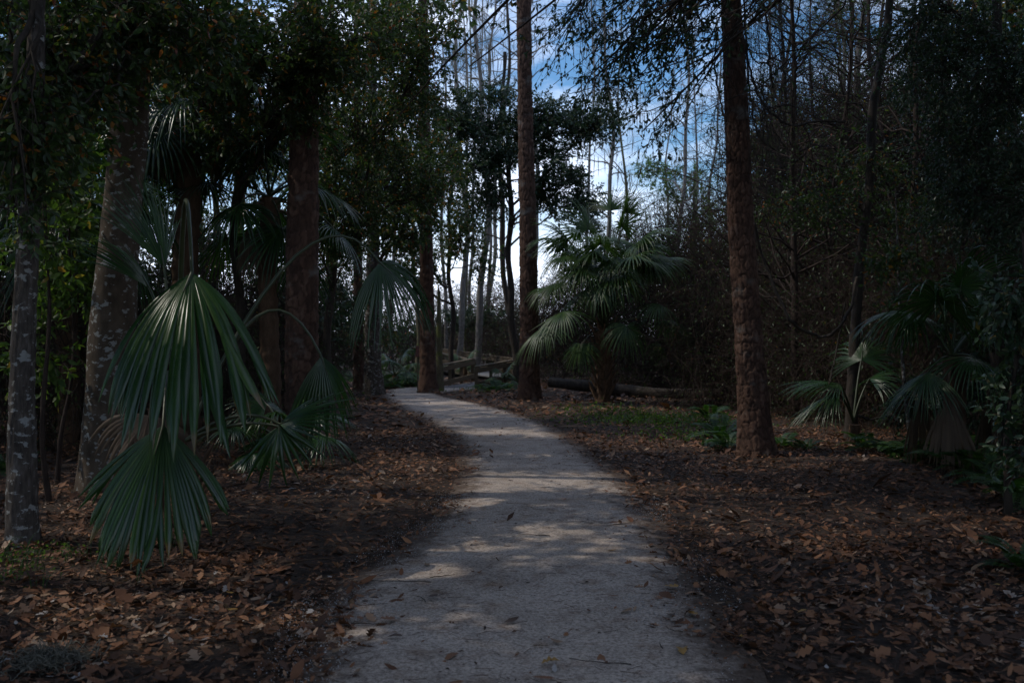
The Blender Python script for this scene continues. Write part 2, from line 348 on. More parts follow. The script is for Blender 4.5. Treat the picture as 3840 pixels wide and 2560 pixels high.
def G(px, py, z=0.0):
    """ground point seen at a pixel"""
    d = (EYE - z) * F / (py - HZ); return P(px, py, d)
for px, py, d, r in ((790, 1150, 6.7, .16), (850, 1280, 6.65, .15), (900, 1420, 6.6, .10), (570, 1130, 6.7, .17), (520, 1300, 6.65, .08), (720, 1800, 6.75, .10), (740, 1930, 6.7, .09), (560, 1700, 6.8, .09), (470, 1830, 6.7, .07),
                     (60, 1500, 7.3, .12), (60, 1200, 7.3, .10), (60, 1850, 7.3, .13), (345, 1250, 9.8, .10), (340, 1450, 9.8, .10), (400, 800, 9.8, .10), (390, 1050, 9.8, .08),
                     (1380, 1380, 26.5, .5), (1375, 1280, 26.5, .4), (1590, 1400, 27, .4), (1740, 1330, 39, .7), (1830, 1345, 36, .7), (1680, 1315, 42, .7), (1500, 1425, 31.5, .8), (1440, 1435, 30.5, .6), (1930, 1370, 21.5, .35), (2000, 1250, 21.5, .25),
                     (1100, 400, 13.5, .2), (2750, 500, 12.7, .15), (2790, 1100, 12.7, .15), (1960, 700, 23, .4), (1080, 480, 11, .15), (960, 950, 9.5, .15), (1010, 1000, 9.5, .12)):
    SUN_GAPS.append((P(px, py, d), r))
for px, py, r in ((2020, 1992, .13), (2180, 2000, .06), (1780, 2070, .10), (1660, 2080, .07), (1890, 1705, .18), (2040, 1712, .14), (1560, 1500, .45), (1700, 1515, .5), (1420, 1520, .35), (520, 2130, .24), (380, 2180, .2), (640, 2090, .15),
                  (700, 2180, .08), (250, 2250, .08), (1300, 2400, .09), (1350, 2060, .07), (2450, 2110, .08), (860, 1800, .10), (2300, 1600, .25), (2600, 1640, .15), (3050, 1760, .12), (560, 2260, .24), (820, 2230, .2), (330, 2330, .2), (700, 2400, .2), (480, 2440, .2), (950, 2110, .17), (1000, 2330, .16), (160, 2180, .18), (250, 2420, .15), (1400, 1800, .1)):
    SUN_GAPS.append((G(px, py), r))

# ---------------------------------------------------------------- ground, path
PL = [(1070, 2560), (1150, 2300), (1400, 2110), (1600, 1950), (1705, 1800), (1712, 1700), (1645, 1620), (1550, 1560), (1450, 1508), (1425, 1478), (1470, 1458), (1590, 1449), (1665, 1446), (1700, 1444)]
PR = [(2900, 2560), (2710, 2300), (2580, 2100), (2470, 1950), (2345, 1800), (2230, 1700), (2090, 1610), (1960, 1555), (1790, 1512), (1670, 1488), (1660, 1476), (1720, 1466), (1790, 1461), (1815, 1459)]
L3 = np.array([G(*p)[:2] for p in PL]); R3 = np.array([G(*p)[:2] for p in PR])
L3 = np.vstack([[[-1.1, -12], [-1.1, -4], [-1.08, 1.5]], L3]); R3 = np.vstack([[[1.1, -12], [1.1, -4], [1.08, 1.5]], R3])
NL = spline(np.c_[L3, np.zeros(len(L3))], 220)[:, :2]; NR = spline(np.c_[R3, np.zeros(len(R3))], 220)[:, :2]
POLY = np.vstack([NL[::4], NR[::-1][::4]])
def path_edge(x, y):
    """signed distance to the path's edge, negative on the path"""
    x, y = np.asarray(x, float).ravel(), np.asarray(y, float).ravel(); best = np.full(len(x), 1e9); ins = np.zeros(len(x), bool)
    for a, b in zip(POLY, np.roll(POLY, -1, 0)):
        ab = b - a; t = np.clip(((x - a[0]) * ab[0] + (y - a[1]) * ab[1]) / max(ab @ ab, 1e-9), 0, 1)
        best = np.minimum(best, np.hypot(x - a[0] - t * ab[0], y - a[1] - t * ab[1]))
        c = (a[1] > y) != (b[1] > y); xi = a[0] + (y - a[1]) * ab[0] / (ab[1] if abs(ab[1]) > 1e-9 else 1e-9); ins ^= c & (x < xi)
    return np.where(ins, -best, best)
def sstep(a, b, x): t = np.clip((x - a) / (b - a), 0, 1); return t * t * (3 - 2 * t)
def ground_h(x, y):
    x, y = np.asarray(x, float), np.asarray(y, float); e = path_edge(x, y).reshape(x.shape); s = sstep(-.15, 1.0, e)
    return -.012 + s * (.045 + .10 * (vnoise(x * .55, y * .55, 2) - .45) + .03 * (vnoise(x * 2.1, y * 2.1, 4) - .5)) - sstep(40, 70, y) * .5
def gz(x, y): return float(ground_h(np.array([x]), np.array([y]))[0])
def axis(bounds): return np.concatenate([np.arange(a, b, s) for a, b, s in bounds] + [[bounds[-1][1]]])
gx = axis([(-600, -60, 60), (-60, -16, 3), (-16, 16, .3), (16, 60, 3), (60, 600, 60)]); gy = axis([(-300, -30, 45), (-30, -2, 2), (-2, 40, .3), (40, 80, 3), (80, 900, 60)])
X, Y = np.meshgrid(gx, gy); Z = ground_h(X, Y); mb = MB(); ny, nx = X.shape
i, j = np.meshgrid(np.arange(ny - 1), np.arange(nx - 1), indexing='ij'); q = np.stack([i * nx + j, i * nx + j + 1, (i + 1) * nx + j + 1, (i + 1) * nx + j], -1)
mb.add(np.stack([X, Y, Z], -1), q); mb.obj('ground', M['soil'], kind='structure', label='dark forest floor of leaf mould under the trees')
mb = MB(); na = 40; u = np.linspace(0, 1, na); wob = .10 * (vnoise(np.arange(220) * .35, np.zeros(220), 3) - .5)
nl = NL - norm(NR - NL) * wob[:, None]; nr = NR + norm(NR - NL) * (.10 * (vnoise(np.arange(220) * .35, np.ones(220) * 9, 6) - .5))[:, None]
pp = nl[:, None] * (1 - u)[None, :, None] + nr[:, None] * u[None, :, None]
edge = np.minimum(u, 1 - u) * 2; pz = .004 + .022 * np.clip(edge * 4, 0, 1)[None] + .018 * (vnoise(pp[..., 0] * 1.6, pp[..., 1] * 1.6, 8) - .5) * np.clip(edge * 4, 0, 1)[None]
i, j = np.meshgrid(np.arange(219), np.arange(na - 1), indexing='ij')
mb.add(np.concatenate([pp, pz[..., None]], -1), np.stack([i * na + j, i * na + j + 1, (i + 1) * na + j + 1, (i + 1) * na + j], -1), None, (np.minimum(u, 1 - u)[None] * np.linalg.norm(nr - nl, axis=1)[:, None]).ravel())
mb.obj('path', M['sand'], kind='structure', label='pale crushed shell footpath winding between the trees')

# ---------------------------------------------------------------- leaf litter
def dead_leaf(kind):
    """curled fallen leaves, length 1 along x"""
    if kind == 0: prof = [(0, .02), (.25, .18), (.5, .22), (.8, .14), (1, .01)]
    elif kind == 1: prof = [(0, .02), (.2, .27), (.3, .13), (.46, .36), (.58, .15), (.74, .27), (1, .01)]
    elif kind == 2: prof = [(0, .02), (.2, .13), (.6, .14), (1, .01)]
    else: prof = [(0, .03), (.14, .30), (.26, .20), (.38, .48), (.52, .24), (.68, .36), (1, .01)]
    c1, c2, tw = U(-.25, .35), U(.1, .9), U(-.5, .5); V = []; Q = []
    for k, (x, w) in enumerate(prof):
        for s in (1, 0, -1):
            y = w * s * U(.85, 1.1); V.append([x, y, c1 * (x - .5) ** 2 * 1.6 + c2 * y * y * 2 + tw * (x - .4) * y])
        if k: b = 3 * (k - 1); Q += [[b, b + 3, b + 4, b + 1], [b + 1, b + 4, b + 5, b + 2]]
    V = np.array(V); V[:, 2] -= V[:, 2].min(); return V, np.array(Q), None
DEAD = [dead_leaf(k) for k in (0, 0, 1, 1, 2, 2, 3, 0)]
DEAD2 = (np.array([[0, 0, 0], [.5, .2, .1], [1, 0, .05], [.5, -.2, .06]]), None, np.array([[0, 2, 1], [0, 3, 2]]))
def litter_points(x0, x1, y0, y1, dens, view=1.12):
    n = int((x1 - x0) * (y1 - y0) * dens); x, y = U(x0, x1, n), U(y0, y1, n)
    k = np.abs(x) < .515 * y * view + .3; x, y = x[k], y[k]; e = path_edge(x, y) + .6 * (vnoise(x * 1.3, y * 1.3, 21) - .5) + .25 * (vnoise(x * 4, y * 4, 22) - .5)
    pr = np.where(e > .12, 1.0, np.where(e > -.5, .02 + .98 * np.clip((e + .38) / .5, 0, 1) ** 2.4, .008)) * np.clip(.25 + 1.0 * vnoise(x * .9, y * .9, 31) + .3 * vnoise(x * 3, y * 3, 32), .2, 1)
    k = U(0, 1, len(x)) < pr; return x[k], y[k]
def lay(mb, x, y, size, tpls, tilt, lift):
    n = len(x); z = ground_h(x, y); e = path_edge(x, y); z = np.where(e < 0, .018, z + U(0, lift, n)); ang = U(0, 2 * np.pi, n)
    fw = np.stack([np.cos(ang), np.sin(ang), rng.normal(0, tilt, n)], 1); nr = np.stack([rng.normal(0, tilt, n), rng.normal(0, tilt, n), np.ones(n)], 1)
    tn = np.clip(U(0, 1, n) * .8 + .25 * vnoise(x * .7, y * .7, 41), 0, .999); pos = np.stack([x, y, z + .004], 1); pick = rng.integers(0, len(tpls), n)
    sz = size * np.exp(rng.normal(0, .45, n))
    for k, t in enumerate(tpls): s = pick == k; scatter(mb, t, pos[s], fw[s], nr[s], sz[s], tn[s])
mb = MB()
x, y = litter_points(-5.5, 5.5, 3.6, 7.6, 820); lay(mb, x, y, .045, DEAD, .38, .035)
x, y = litter_points(-6, 6, 7.6, 9.5, 640); lay(mb, x, y, .046, [DEAD2, DEAD2, LEAF8], .34, .03)
x, y = litter_points(-9.5, 9.5, 9.5, 17, 480); lay(mb, x, y, .052, [DEAD2], .30, .035)
x, y = litter_points(-16, 16, 17, 34, 85); lay(mb, x, y, .10, [DEAD2], .22, .03)
mb.obj('leaf_litter', M['litter'], kind='stuff', label='thick brown carpet of fallen leaves either side of the path')
mb = MB(); n = 30000; x, y = U(-5, 5, n), U(3.8, 13, n); e = path_edge(x, y); k = (e < .3) & (U(0, 1, n) < np.where(e > -.05, .8, .10)); x, y = x[k], y[k]; n = len(x)
a = U(0, 2 * np.pi, n); Ln = U(.03, .11, n); S = np.stack([x, y, np.where(path_edge(x, y) < 0, .030, ground_h(x, y) + .03)], 1); D = np.stack([np.cos(a), np.sin(a), U(-.02, .06, n)], 1)
C = S + D * Ln[:, None] * .5 + rng.normal(size=(n, 3)) * Ln[:, None] * np.array([.12, .12, .02]); V, Q = tubes(bez(S, C, S + D * Ln[:, None], 4), np.full((n, 4), .0013), 3); mb.add(V, Q, None, np.repeat(U(0, 1, n), 12))
n = 9000; x, y = U(-5.5, 5.5, n), U(3.8, 11, n); k = (np.abs(x) < .56 * y) & (path_edge(x, y) > 0) & (vnoise(x * .8, y * .8, 71) > .45); x, y = x[k], y[k]; n = len(x); a = U(0, 6.28, n); Ln = U(.05, .16, n); S = np.stack([x, y, ground_h(x, y) + U(.03, .05, n)], 1); D = np.stack([np.cos(a), np.sin(a), U(-.08, .12, n)], 1)
V, Q = tubes(bez(S, S + D * Ln[:, None] * .5 + rng.normal(size=(n, 3)) * .008, S + D * Ln[:, None], 3), np.full((n, 3), .0014), 3); mb.add(V, Q, None, np.repeat(U(0, 1, n), 9))
n = 420; x, y = U(-6, 6, n), U(4, 14, n); k = (np.abs(x) < .56 * y) & (path_edge(x, y) > .1); x, y = x[k], y[k]; n = len(x); a = U(0, 6.28, n); Ln = U(.10, .45, n); S = np.stack([x, y, ground_h(x, y) + .035], 1); D = np.stack([np.cos(a), np.sin(a), U(-.02, .05, n)], 1)
V, Q = tubes(bez(S, S + D * Ln[:, None] * .5 + rng.normal(size=(n, 3)) * [.02, .02, .006], S + D * Ln[:, None], 5), U(.002, .006, (n, 1)) * np.linspace(1, .5, 5)[None], 4); mb.add(V, Q, None, np.repeat(U(0, .6, n), 20))
mb.obj('pine_needle_litter', M['needle'], kind='stuff', label='brown pine needles and sticks scattered along the path and over the litter')
OCT = (np.array([[1, 0, 0], [0, .8, 0], [-1, 0, 0], [0, -.8, 0], [0, 0, .6], [0, 0, -.4]]), None, np.array([[0, 1, 4], [1, 2, 4], [2, 3, 4], [3, 0, 4], [1, 0, 5], [2, 1, 5], [3, 2, 5], [0, 3, 5]]))
mb = MB(); n = 90000; x, y = U(-3, 4, n), U(3.7, 10, n) ; e = path_edge(x, y); pr = np.where(e < .15, np.where(e > -.55, .75, .10), 0) * np.clip(vnoise(x * 1.7, y * 1.7, 51) * 2 - .4, .05, 1); k = U(0, 1, n) < pr; x, y = x[k], y[k]; n = len(x)
scatter(mb, OCT, np.stack([x, y, np.full(n, .024)], 1), rdir(n), rdir(n, 2), U(.0018, .006, n) * np.where(U(0, 1, n) > .97, 1.6, 1), U(0, 1, n))
mb.obj('shell_gravel', M['pebble'], smooth=False, kind='stuff', label='loose pale shell gravel along the edges of the path')

mb = MB(); n = 150000; x, y = U(-6, 4, n), 3.7 + 21 * U(0, 1, n) ** 1.6; e = path_edge(x, y) + .35 * (vnoise(x * 1.5, y * 1.5, 61) - .5); k = (e < .12) & (U(0, 1, n) < .035 + .9 * np.clip((e + .42) / .5, 0, 1) ** 2); x, y = x[k], y[k]; n = len(x)
ang = U(0, 6.28, n); scatter(mb, DEAD2, np.stack([x, y, np.full(n, .026)], 1), np.stack([np.cos(ang), np.sin(ang), rng.normal(0, .15, n)], 1), rdir(n, 3), U(.008, .035, n) * (1 + y / 25), U(0, .85, n) ** 1.3)
mb.obj('leaf_crumbs', M['litter'], kind='stuff', label='dark crumbs of broken leaves strewn over the path')

# single fallen leaves: those that show largest
LEAF_COL = {'tan': (.24, .145, .08), 'rust brown': (.20, .085, .035), 'dark brown': (.075, .042, .026), 'pale grey': (.34, .31, .29), 'ochre': (.32, .17, .03)}
LM = {}
for c, v in LEAF_COL.items():
    for k in range(len(DEAD)):
        LM[c, k] = MB().add(*DEAD[k]).mesh('fallen_leaf', M.setdefault('leaf ' + c, plain('dead leaf ' + c, v, .65, .3, 25)))
def single_leaf(x, y, size, col, k, label, group, zo=.016):
    z = gz(x, y); on = path_edge([x], [y])[0] < 0
    put('fallen_leaf', LM[col, k], loc=(float(x), float(y), (.03 if on else z + .03) + zo * .3), rot=(U(-.18, .18), U(-.18, .18), U(0, 6.28)), scale=float(size), label=label, cat='leaf', group=group)
cols = list(LEAF_COL); used = 0
ON_PATH = [(1720, 2450, 'rust brown'), (2500, 2310, 'dark brown'), (2030, 2490, 'ochre'), (2110, 2415, 'tan'), (1480, 2320, 'rust brown'), (1640, 2235, 'dark brown'), (2545, 2200, 'ochre'), (1450, 2390, 'dark brown'), (2250, 2460, 'rust brown'), (2310, 2065, 'ochre'),
           (1740, 2045, 'ochre'), (1610, 2125, 'tan'), (2560, 2430, 'ochre'), (2370, 2285, 'tan'), (2280, 2235, 'rust brown'), (2080, 2525, 'pale grey'), (2080, 2545, 'rust brown'), (1740, 2555, 'rust brown'), (1350, 2510, 'tan'), (1890, 2340, 'dark brown')]
PATH_LB = ['rust-brown leaf alone at the lower left centre of the near path', 'dark brown leaf with a stem on the near right half of the path', 'ochre leaf near the bottom edge, right of the path centre', 'tan leaf a little above the ochre one near the path centre', 'rust-brown leaf by the gravel on the left of the near path', 'dark leaf beside the curved twig left of the path centre', 'ochre leaf at the right path edge, farthest of the ochre ones', 'dark brown leaf lowest on the left gravel of the path', 'small rust-brown leaf right of centre near the bottom edge', 'ochre leaf on the path right of the middle sun fleck',
           'ochre leaf on the path left of the middle sun fleck', 'tan leaf half way up the path near its left edge', 'ochre leaf on the right path edge near the bottom', 'tan leaf right of the path centre, half way up the near path', 'rust-brown leaf just above the tan one right of the path centre', 'pale grey leaf at the bottom edge of the path centre', 'rust-brown leaf touching the bottom edge at the path centre', 'rust-brown leaf cut by the bottom edge left of the path centre', 'tan leaf at the bottom of the left gravel', 'dark brown leaf in the very middle of the near path']
WHERE = {0: 'bottom edge of the photo', 1: 'middle of the near path', 2: 'farther along the path'}
for n_, (px, py, c) in enumerate(ON_PATH):
    g = G(px, py, .03); lb = PATH_LB[n_]; row = 0 if py > 2380 else (1 if py > 2180 else 2); side = 'left' if px < 1700 else ('right' if px > 2200 else 'centre')
    single_leaf(g[0], g[1], U(.07, .11), c, int(rng.integers(0, 8)), lb, 'single leaves on the path')
bx, by = litter_points(-3.6, 3.8, 4.3, 6.6, 26); sel = rng.permutation(len(bx))[:270]
for x, y in zip(bx[sel], by[sel]):
    c = cols[rng.choice(5, p=[.36, .25, .18, .16, .05])]; px = CX + x / y * F; py = HZ + EYE / y * F
    col_ = 'the left photo edge' if px < 420 else 'the foot of the lower palm fan' if px < 850 else "the path's left edge" if px < 1920 else "the path's right edge" if px < 2950 else 'the middle of the right litter' if px < 3400 else 'the right photo edge'
    row_ = 'bottom row' if py > 2400 else 'second row' if py > 2250 else 'third row'; single_leaf(x, y, U(.042, .078), c, int(rng.integers(0, 8)), f'{c} curled leaf near {col_}, {row_} of leaves', f'{c} leaves near {col_}, {row_}')

# ---------------------------------------------------------------- trees
def big_tree(name, label, d, pts, height, bark_key, style, k=48, step=.03, cells=20, depth=.012, flare=0.0, seed=1, group=None):
    C, R = px_trunk(d, pts, height, step); o = np.array([C[0, 0], C[0, 1], 0.0]); o[2] = 0
    t = thing(name, label, 'tree', o, group); mb = MB(); trunk_mesh(mb, C, R, k, style, seed, cells, depth, flare)
    at_origin(mb, o).obj('trunk', M[bark_key], t); return t, C, R, o
def add_crown(t, o, C, R, clumps, nb, ntw, nlf, leaf_key, size, twig=.55, tpl=LEAF2, r0=.035, droop=.3, bark_key='dark', hang=.3, warm=1.0, t0=.3, extra=None, gap=True, up=0.0, amin=.3, per=13):
    """limbs from the trunk to each clump of foliage, branches off the limbs, twigs and leaves on those"""
    w = np.array([c[2] for c in clumps], float); cnt = np.maximum(3, np.round(nb * w / w.sum()).astype(int)); main, tgts, own = [], [], []
    for c, n in zip(clumps, cnt):
        k0 = len(main); km = max(1, int(round(n / per)))
        for k in range(km): main.append(np.array(c[0]) + rdir(1)[0] * np.array(c[1]) * (.15 if km == 1 else .55))
        p = np.array(c[0]) + rdir(n) * U(.25, 1, n)[:, None] ** .55 * np.array(c[1]); m = np.array(main[k0:]); tgts.append(p)
        own.append(k0 + np.argmin(((p[:, None] - m[None]) ** 2).sum(-1), 1))
    if extra is not None: main += list(extra)
    tg, own = np.concatenate(tgts), np.concatenate(own); Mb, Mr = branches(C, R, np.array(main), r0, amin=amin, nseg=14)
    for P_, R_ in zip(Mb, Mr): mb = MB(); V, Q = tubes(P_[None], R_[None], 6); mb.add(V, Q); at_origin(mb, o).obj('limb', M[bark_key], t)
    n = len(tg); f = U(.45, 1, n) * 12.99; i = f.astype(int); f = (f - i)[:, None]; S = Mb[own, i] * (1 - f) + Mb[own, i + 1] * f; tn_ = norm(Mb[own, i + 1] - Mb[own, i]); L = np.linalg.norm(tg - S, axis=1, keepdims=True)
    B = bez(S, S + tn_ * L * .35 + (tg - S) * .25 + rng.normal(size=(n, 3)) * L * .07, tg, 6); B[:, 1:-1] += rng.normal(size=(n, 4, 3)) * L[:, :, None] * .025; rb = np.minimum(.014 * max(1, size / .08), Mr[own, i] * .8)
    Rb = rb[:, None] * np.linspace(1, .25, 6)[None] + .001; Tw, Rt = twigs(B, ntw, twig, droop, t0=t0, up=up, nseg=3 if 6 < o[1] < 11 and abs(o[0]) < 6 else 2)
    if gap: k_ = lit_gap(B[:, 2]) & lit_gap(B[:, 4]) & lit_gap(B[:, 5]); B, Rb = B[k_], Rb[k_]; k_ = lit_gap(Tw[:, 0]) & lit_gap(Tw[:, -1]); Tw, Rt = Tw[k_], Rt[k_]
    if extra is not None: Tx, Rx = twigs(Mb[-len(extra):], 14, twig, droop, t0=.35, nseg=Tw.shape[1]); Tw, Rt = np.vstack([Tw, Tx]), np.vstack([Rt, Rx])
    mb = MB(); V, Q = tubes(B, Rb, 3); mb.add(V, Q); V, Q = tubes(Tw, Rt, 3); mb.add(V, Q); at_origin(mb, o).obj('branch_work', M[bark_key], t, kind='stuff')
    mb = MB(); leaves_on(mb, Tw, nlf, size, tpl, hang, gap, warm=warm); at_origin(mb, o).obj('crown', M[leaf_key], t, kind='stuff')

# right-hand pine, centre pine, dark pine on the left, two trunks and a pine where the path bends
t, C, R, o = big_tree('pine_tree', 'tall reddish-brown pine with plated bark right of the path, hung with vines', 13.0,
    [(2842, 1722, 150), (2830, 1600, 120), (2808, 1275, 98), (2778, 850, 92), (2763, 435, 86), (2740, 0, 68)], 15, 'pine', 'plates', 116, .015, 17, .024, .07, 1)
NEEDLE_CL = [((C[-1, 0], C[-1, 1], 12.5), (3.2, 3.2, 2.2), 1)]
add_crown(t, o, C, R, NEEDLE_CL, 40, 10, 16, 'ever', .16, .6)
t, C, R, o = big_tree('pine_tree', 'straight brown pine standing between the boardwalk and the bushy cabbage palm', 23.4,
    [(1986, 1512, 98), (1985, 1420, 74), (1984, 1250, 68), (1980, 850, 62), (1970, 435, 53), (1964, 0, 52)], 17, 'pine', 'plates', 80, .03, 14, .030, .06, 4)
add_crown(t, o, C, R, [((C[-1, 0], C[-1, 1], 15), (3, 3, 2), 1)], 36, 9, 14, 'ever', .18, .6)
t, C, R, o = big_tree('pine_tree', 'dark shaded pine trunk behind the palmetto fans left of the path', 13.7,
    [(1135, 1700, 140), (1133, 1600, 122), (1132, 1250, 120), (1135, 870, 116), (1142, 450, 100), (1145, 0, 78)], 15, 'pine', 'plates', 84, .022, 16, .026, .05, 9)
add_crown(t, o, C, R, [((C[-1, 0], C[-1, 1], 12.5), (3.4, 3.4, 2.4), 1)], 44, 10, 16, 'ever', .16, .6)
t, C, R, o = big_tree('pine_tree', 'reddish pine in the bend of the path in front of the boardwalk', 27.2,
    [(1607, 1478, 80), (1605, 1420, 62), (1603, 1300, 54), (1598, 850, 44), (1592, 500, 38)], 15, 'pine', 'plates', 44, .05, 10, .040, .08, 14)
add_crown(t, o, C, R, [((C[-1, 0], C[-1, 1], 12.5), (2.6, 2.6, 2.2), 1)], 30, 9, 14, 'oak', .10, .6)
t, C, R, o = big_tree('pine_tree', 'narrow rough brown trunk touching the pale grey trunk at the path bend', 27.8,
    [(1345, 1473, 46), (1345, 1400, 38), (1343, 1200, 34), (1340, 800, 28)], 12, 'pine', 'plates', 36, .05, 8, .03, .05, 21)
add_crown(t, o, C, R, [((C[-1, 0], C[-1, 1], 10), (2.4, 2.4, 2.2), 1)], 30, 9, 14, 'oak', .10, .6)
t, C, R, o = big_tree('oak_tree', 'pale grey furrowed trunk at the path bend, sunlit on its left side', 26.8,
    [(1404, 1482, 84), (1400, 1420, 70), (1396, 1250, 60), (1400, 900, 50)], 11, 'grey', 'furrow', 44, .05, 12, .035, .09, 5)
add_crown(t, o, C, R, [px_clump(1400, 500, 26, 260, 330, 2.2), px_clump(1300, 700, 25, 260, 240, 2.0), px_clump(1560, 640, 25, 170, 220, 2), px_clump(1500, 820, 24, 150, 130, 1.5)], 170, 10, 15, 'oak', .105, .6)

# big smooth trunk and slender trunk on the far left
t, C, R, o = big_tree('oak_tree', 'thick smooth grey-brown trunk with pale lichen patches behind the large palm fan', 10.0,
    [(388, 1855, 200), (394, 1700, 178), (408, 1500, 172), (424, 1200, 161), (452, 850, 140), (480, 500, 136), (491, 300, 136), (500, 150, 118)], 8.5, 'smooth', None, 90, .02, 10, .012, .05, 3)
cl = [px_clump(350, 60, 8.6, 380, 170, 1.4, 2), px_clump(120, 250, 7.6, 190, 230, 1.2, 2), px_clump(90, 560, 7.2, 170, 190, .9, 1.4), px_clump(700, 80, 9.2, 260, 170, 1.4, 1.6), px_clump(330, 330, 8.4, 150, 110, .9, .7), ((C[-1, 0] - .5, 9.5, 7.2), (3.0, 3.0, 1.6), 2.2)]
add_crown(t, o, C, R, cl, 150, 9, 13, 'oak', .085, .5, LEAF8, r0=.05, amin=.6)
t, C, R, o = big_tree('oak_tree', 'slender grey trunk with rough bark and white lichen at the far left edge', 7.4,
    [(85, 2072, 128), (83, 1900, 112), (82, 1700, 106), (84, 1300, 88), (110, 850, 78), (128, 600, 72)], 7.0, 'grey', 'furrow', 80, .015, 16, .013, .03, 8)
cl = [px_clump(40, 420, 7.0, 120, 260, .8, 1), px_clump(60, 760, 6.9, 110, 130, .6, .7), ((C[-1, 0], 7.2, 6.2), (2.4, 2.4, 1.2), 1.6)]
add_crown(t, o, C, R, cl, 46, 8, 11, 'oak', .085, .45, LEAF8, amin=.6)

def tree_px(name, label, px, d, width, height, clumps, nb, ntw, nlf, leaf_key, size, bark_key='dark', lean=0, twig=.55, tpl=LEAF2, group=None, warm=1.0, r0=.035, droop=.3, up=0.0):
    top = P(px + lean, 0, d); x = GX(px, d); H = height; zz = np.arange(-.15, H, .12); n = len(zz); f = zz / H
    C = np.stack([x + GX(CX + lean, d) * f + .06 * np.sin(zz * 1.1 + px) + .04 * np.sin(zz * 2.7 + d), d + .05 * np.sin(zz * 1.3 + px * .3), zz], 1)
    R = np.maximum(width / F * d / 2 * (1 - .6 * np.clip(f, 0, 1)), .012); o = np.array([x, d, 0.0]); t = thing(name, label, 'tree', o, group)
    mb = MB(); trunk_mesh(mb, C, R, 14, 'furrow' if width > 30 else None, px % 17, 8, .012, .02); at_origin(mb, o).obj('trunk', M[bark_key], t)
    add_crown(t, o, C, R, clumps, nb, ntw, nlf, leaf_key, size, twig, tpl, r0, droop, warm=warm, up=up); return t

LG = 'leafy trees on the left of the path'
tree_px('understorey_tree', 'leafy tree with small yellowing leaves spreading above the path left of the centre pine', 1230, 19, 36, 8.5,
    [px_clump(1450, 330, 17, 260, 330, 1.8, 2), px_clump(1300, 600, 18, 280, 250, 1.8, 2), px_clump(1600, 620, 19, 170, 200, 1.5, 1), px_clump(1250, 850, 18, 160, 150, 1.4, 1.2), px_clump(1500, 130, 16, 260, 160, 1.5, 1.2)], 300, 10, 14, 'oak', .082, twig=.5, warm=1.0, r0=.03)
tree_px('understorey_tree', 'dark leafy tree with branches between the two left trunks and the dark pine', 900, 15, 40, 7.5,
    [px_clump(800, 150, 12.5, 260, 210, 1.4, 2), px_clump(1050, 250, 13, 240, 260, 1.4, 2), px_clump(900, 480, 14, 200, 160, 1.2, 1), px_clump(1230, 120, 12.5, 230, 170, 1.4, 1.4)], 240, 9, 13, 'oak', .085, twig=.5)
tree_px('understorey_tree', 'thin sapling with bright backlit leaves between the two leftmost trunks', 250, 10.5, 16, 4.2,
    [px_clump(240, 760, 10.5, 130, 210, .8, 2), px_clump(260, 1050, 10.5, 110, 190, .7, 1.6), px_clump(180, 1300, 10, 110, 160, .6, 1)], 46, 6, 9, 'bright', .10, twig=.4, tpl=LEAF8, bark_key='brown_twig', r0=.012)
tree_px('understorey_tree', 'bare-stemmed sapling close beside the slender lichen trunk', 185, 9.2, 15, 4.0,
    [px_clump(160, 900, 9.2, 90, 200, .6, 1), px_clump(220, 560, 9.5, 110, 140, .6, 1)], 18, 5, 8, 'bright', .10, twig=.4, tpl=LEAF8, bark_key='brown_twig', r0=.012)
tree_px('understorey_tree', 'sunlit green thicket tree seen behind the thick smooth trunk', 330, 17, 20, 6.5,
    [px_clump(330, 700, 17, 260, 260, 1.6, 2), px_clump(640, 560, 17.5, 200, 260, 1.6, 1.6), px_clump(120, 900, 16, 200, 330, 1.4, 1.6), px_clump(420, 250, 17, 420, 190, 1.6, 1.4)], 120, 8, 12, 'bright', .085, twig=.5, r0=.02)
tree_px('understorey_tree', 'leafy tree far behind the hanging palm skirts on the left', 760, 24, 34, 9.5,
    [px_clump(800, 350, 24, 300, 360, 2, 2), px_clump(600, 750, 23, 280, 260, 2, 1.5), px_clump(900, 850, 24, 200, 280, 2, 1.5), px_clump(250, 350, 24, 320, 360, 2, 1.5)], 150, 9, 13, 'oak', .10, twig=.6)
tree_px('understorey_tree', 'leafy tree deep in the wood at the left edge', 60, 25, 36, 10,
    [px_clump(100, 600, 25, 300, 480, 2.2, 2), px_clump(330, 1000, 24, 260, 260, 2, 1.4), px_clump(-250, 500, 24, 250, 480, 2, 1)], 130, 9, 13, 'oak', .11, twig=.6)
tree_px('understorey_tree', 'leafy tree with dense low foliage behind the dark pine', 1100, 27, 34, 8,
    [px_clump(1050, 950, 27, 260, 260, 2, 2), px_clump(1220, 1150, 26, 150, 180, 1.6, 1.4), px_clump(900, 1200, 25, 220, 170, 1.8, 1.4), px_clump(1200, 450, 27, 260, 260, 2, 1)], 130, 9, 13, 'oak', .10, twig=.55)
tree_px('evergreen_tree', 'dark evergreen with dense round clumps behind the straight centre pine', 1930, 31, 30, 10.5,
    [px_clump(2090, 440, 30, 150, 95, 1.2, 2), px_clump(1880, 420, 30, 180, 110, 1.4, 2), px_clump(2090, 680, 30, 130, 120, 1.2, 1.6), px_clump(1780, 560, 29, 170, 140, 1.4, 1.6), px_clump(1830, 760, 30, 110, 110, 1.2, .9), px_clump(2230, 460, 30, 120, 90, 1.2, 1), px_clump(2010, 560, 31, 200, 70, 1.2, 1.2), px_clump(2160, 780, 30, 120, 100, 1.2, 1), px_clump(1700, 420, 29, 150, 120, 1.4, 1.2)], 300, 10, 14, 'ever', .115, twig=.55, lean=-40)
